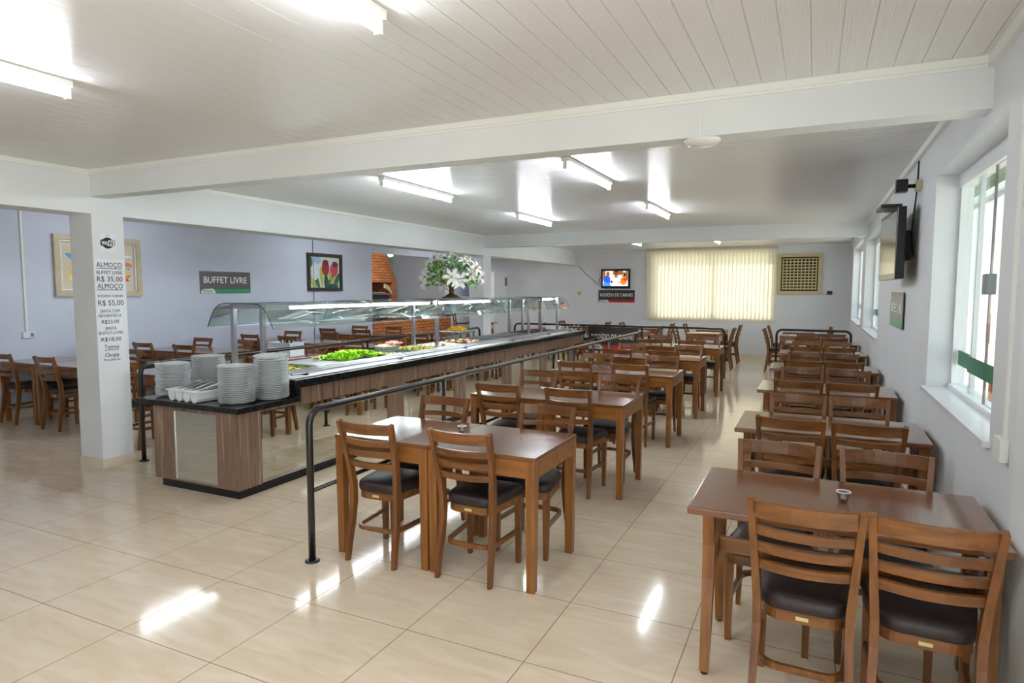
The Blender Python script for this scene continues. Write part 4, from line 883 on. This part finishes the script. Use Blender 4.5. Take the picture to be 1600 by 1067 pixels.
# ================================================================== SMALL THINGS ON TABLES
def cup(x, y, label):
    t = thing('plastic_cup', label, 'cup', (x, y, .7452)); obj('cup_body', MB().lathe([(.018, 0), (.025, .04), (.027, .04), (.026, .037), (.0175, .002), (.0, .002)], seg=18), mat('clear_plastic', (238, 240, 242), .1, trans=.9, ior=1.2), t); obj('cup_rim', MB().lathe([(.025, .0405), (.029, .0405), (.029, .044), (.025, .044), (.025, .0405)], seg=18, ring=True), WHITEPL, t); obj('contents', MB().lathe([(.0, .003), (.0165, .003), (.02, .015), (.0, .015)], seg=14), mat('cream_sauce', (226, 214, 180), .4), t)
cup(.135, 2.98, 'small clear plastic cup on the nearest trestle table by the window'); cup(-1.96, 3.42, 'small clear plastic cup on the first table pair beside the long rail')
o = obj('sauce_pot', MB().lathe([(.0, 0), (.025, 0), (.032, .025), (.024, .045), (.0, .05)], seg=14), mat('yellow_pot', (214, 176, 40), .4)); o.location = (-7.95, 4.72, .7455); tag(o, 'small yellow sauce pot on the nearest table along the left wall', 'sauce pot')
t = thing('storage_bin', 'white plastic bin of dark-handled utensils on a table behind the buffet', 'bin', (-6.38, 6.42, .7455)); b = MB(); b.box(-.2, .2, -.13, .13, 0, .006); 
for a in ((-.2, -.196, -.13, .13), (.196, .2, -.13, .13), (-.196, .196, -.13, -.126), (-.196, .196, .126, .13)): b.box(a[0], a[1], a[2], a[3], .006, .19)
b.box(-.215, .215, -.145, -.1301, .182, .19); b.box(-.215, .215, .1301, .145, .182, .19)
obj('bin_body', b, WHITEPL, t)
for k in range(7):
    o = obj('utensil', MB().tube([(-6.38-.12+.04*k, 6.42+rnd.uniform(-.05, .05), .757), (-6.38-.05+.03*k, 6.42+rnd.uniform(-.05, .05), .98)], .008, 6), BLACKPL); tag(o, 'dark-handled utensil standing in the white bin behind the buffet', 'utensil', 'utensils in the white bin')
MENU = mat('menu_paper', (226, 226, 222), .4)
for k, (x, y, l) in enumerate(((-5.1, 13.85, 'nearer table left of the wall television'), (-3.6, 13.85, 'nearer table under the left edge of the blinds'), (-2.05, 13.85, 'nearer table under the right edge of the blinds'), (-2.1, 15.1, 'farther table under the right edge of the blinds'), (-.3, 13.85, 'nearer far-end table by the window wall'), (-.3, 15.1, 'farther far-end table by the window wall'))):
    o = obj('menu_card', MB().box(-.13, .13, -.09, .09, 0, .004), MENU); o.location = (x, y, .7455); o.rotation_euler = (0, 0, .2*(k % 3-1)); tag(o, 'white menu card lying on the '+l, 'menu')
# ================================================================== OUTSIDE THE NEAR WINDOW
t = thing('green_awning', 'green corrugated awning seen through the top of the nearest window', 'awning', (0, 0, 0)); b = MB()
for k in range(9): x = .93+k*.075; b.sweep([(x, 2.0, 2.86-.30*(x-.93)), (x, 12.5, 2.86-.30*(x-.93))], .07, .012, wa=(1, 0, -.30))
obj('corrugated_sheet', b, mat('green_paint', (92, 140, 98), .5), t); obj('edge_board', MB().box(1.6, 1.62, 2.0, 12.5, 2.56, 2.68), mat('edge_white', (222, 226, 226), .5), t)
t = thing('picnic_table', 'orange wooden outdoor table below the green band of the nearest window', 'table', (2.3, 8.3, -.1)); OW = noisy(mat('orange_wood', rough=.5), (170, 92, 44), (198, 120, 64), (2, 14, 14), 3)
obj('tabletop', MB().box(-.5, .5, -.9, .9, .72, .76), OW, t)
for sx in (-1, 1):
    for sy in (-1, 1): obj('leg', MB().box(sx*.4-.04, sx*.4+.04, sy*.75-.04, sy*.75+.04, 0, .719), OW, t)
for k in range(14):
    o = obj('fence_post', MB().box(-.05, .05, -.05, .05, 0, .98), OW); o.location = (5.2, 9+k*1.3, -.1); tag(o, 'wooden post of the outdoor fence seen through the nearest window', 'post', 'outdoor fence posts')
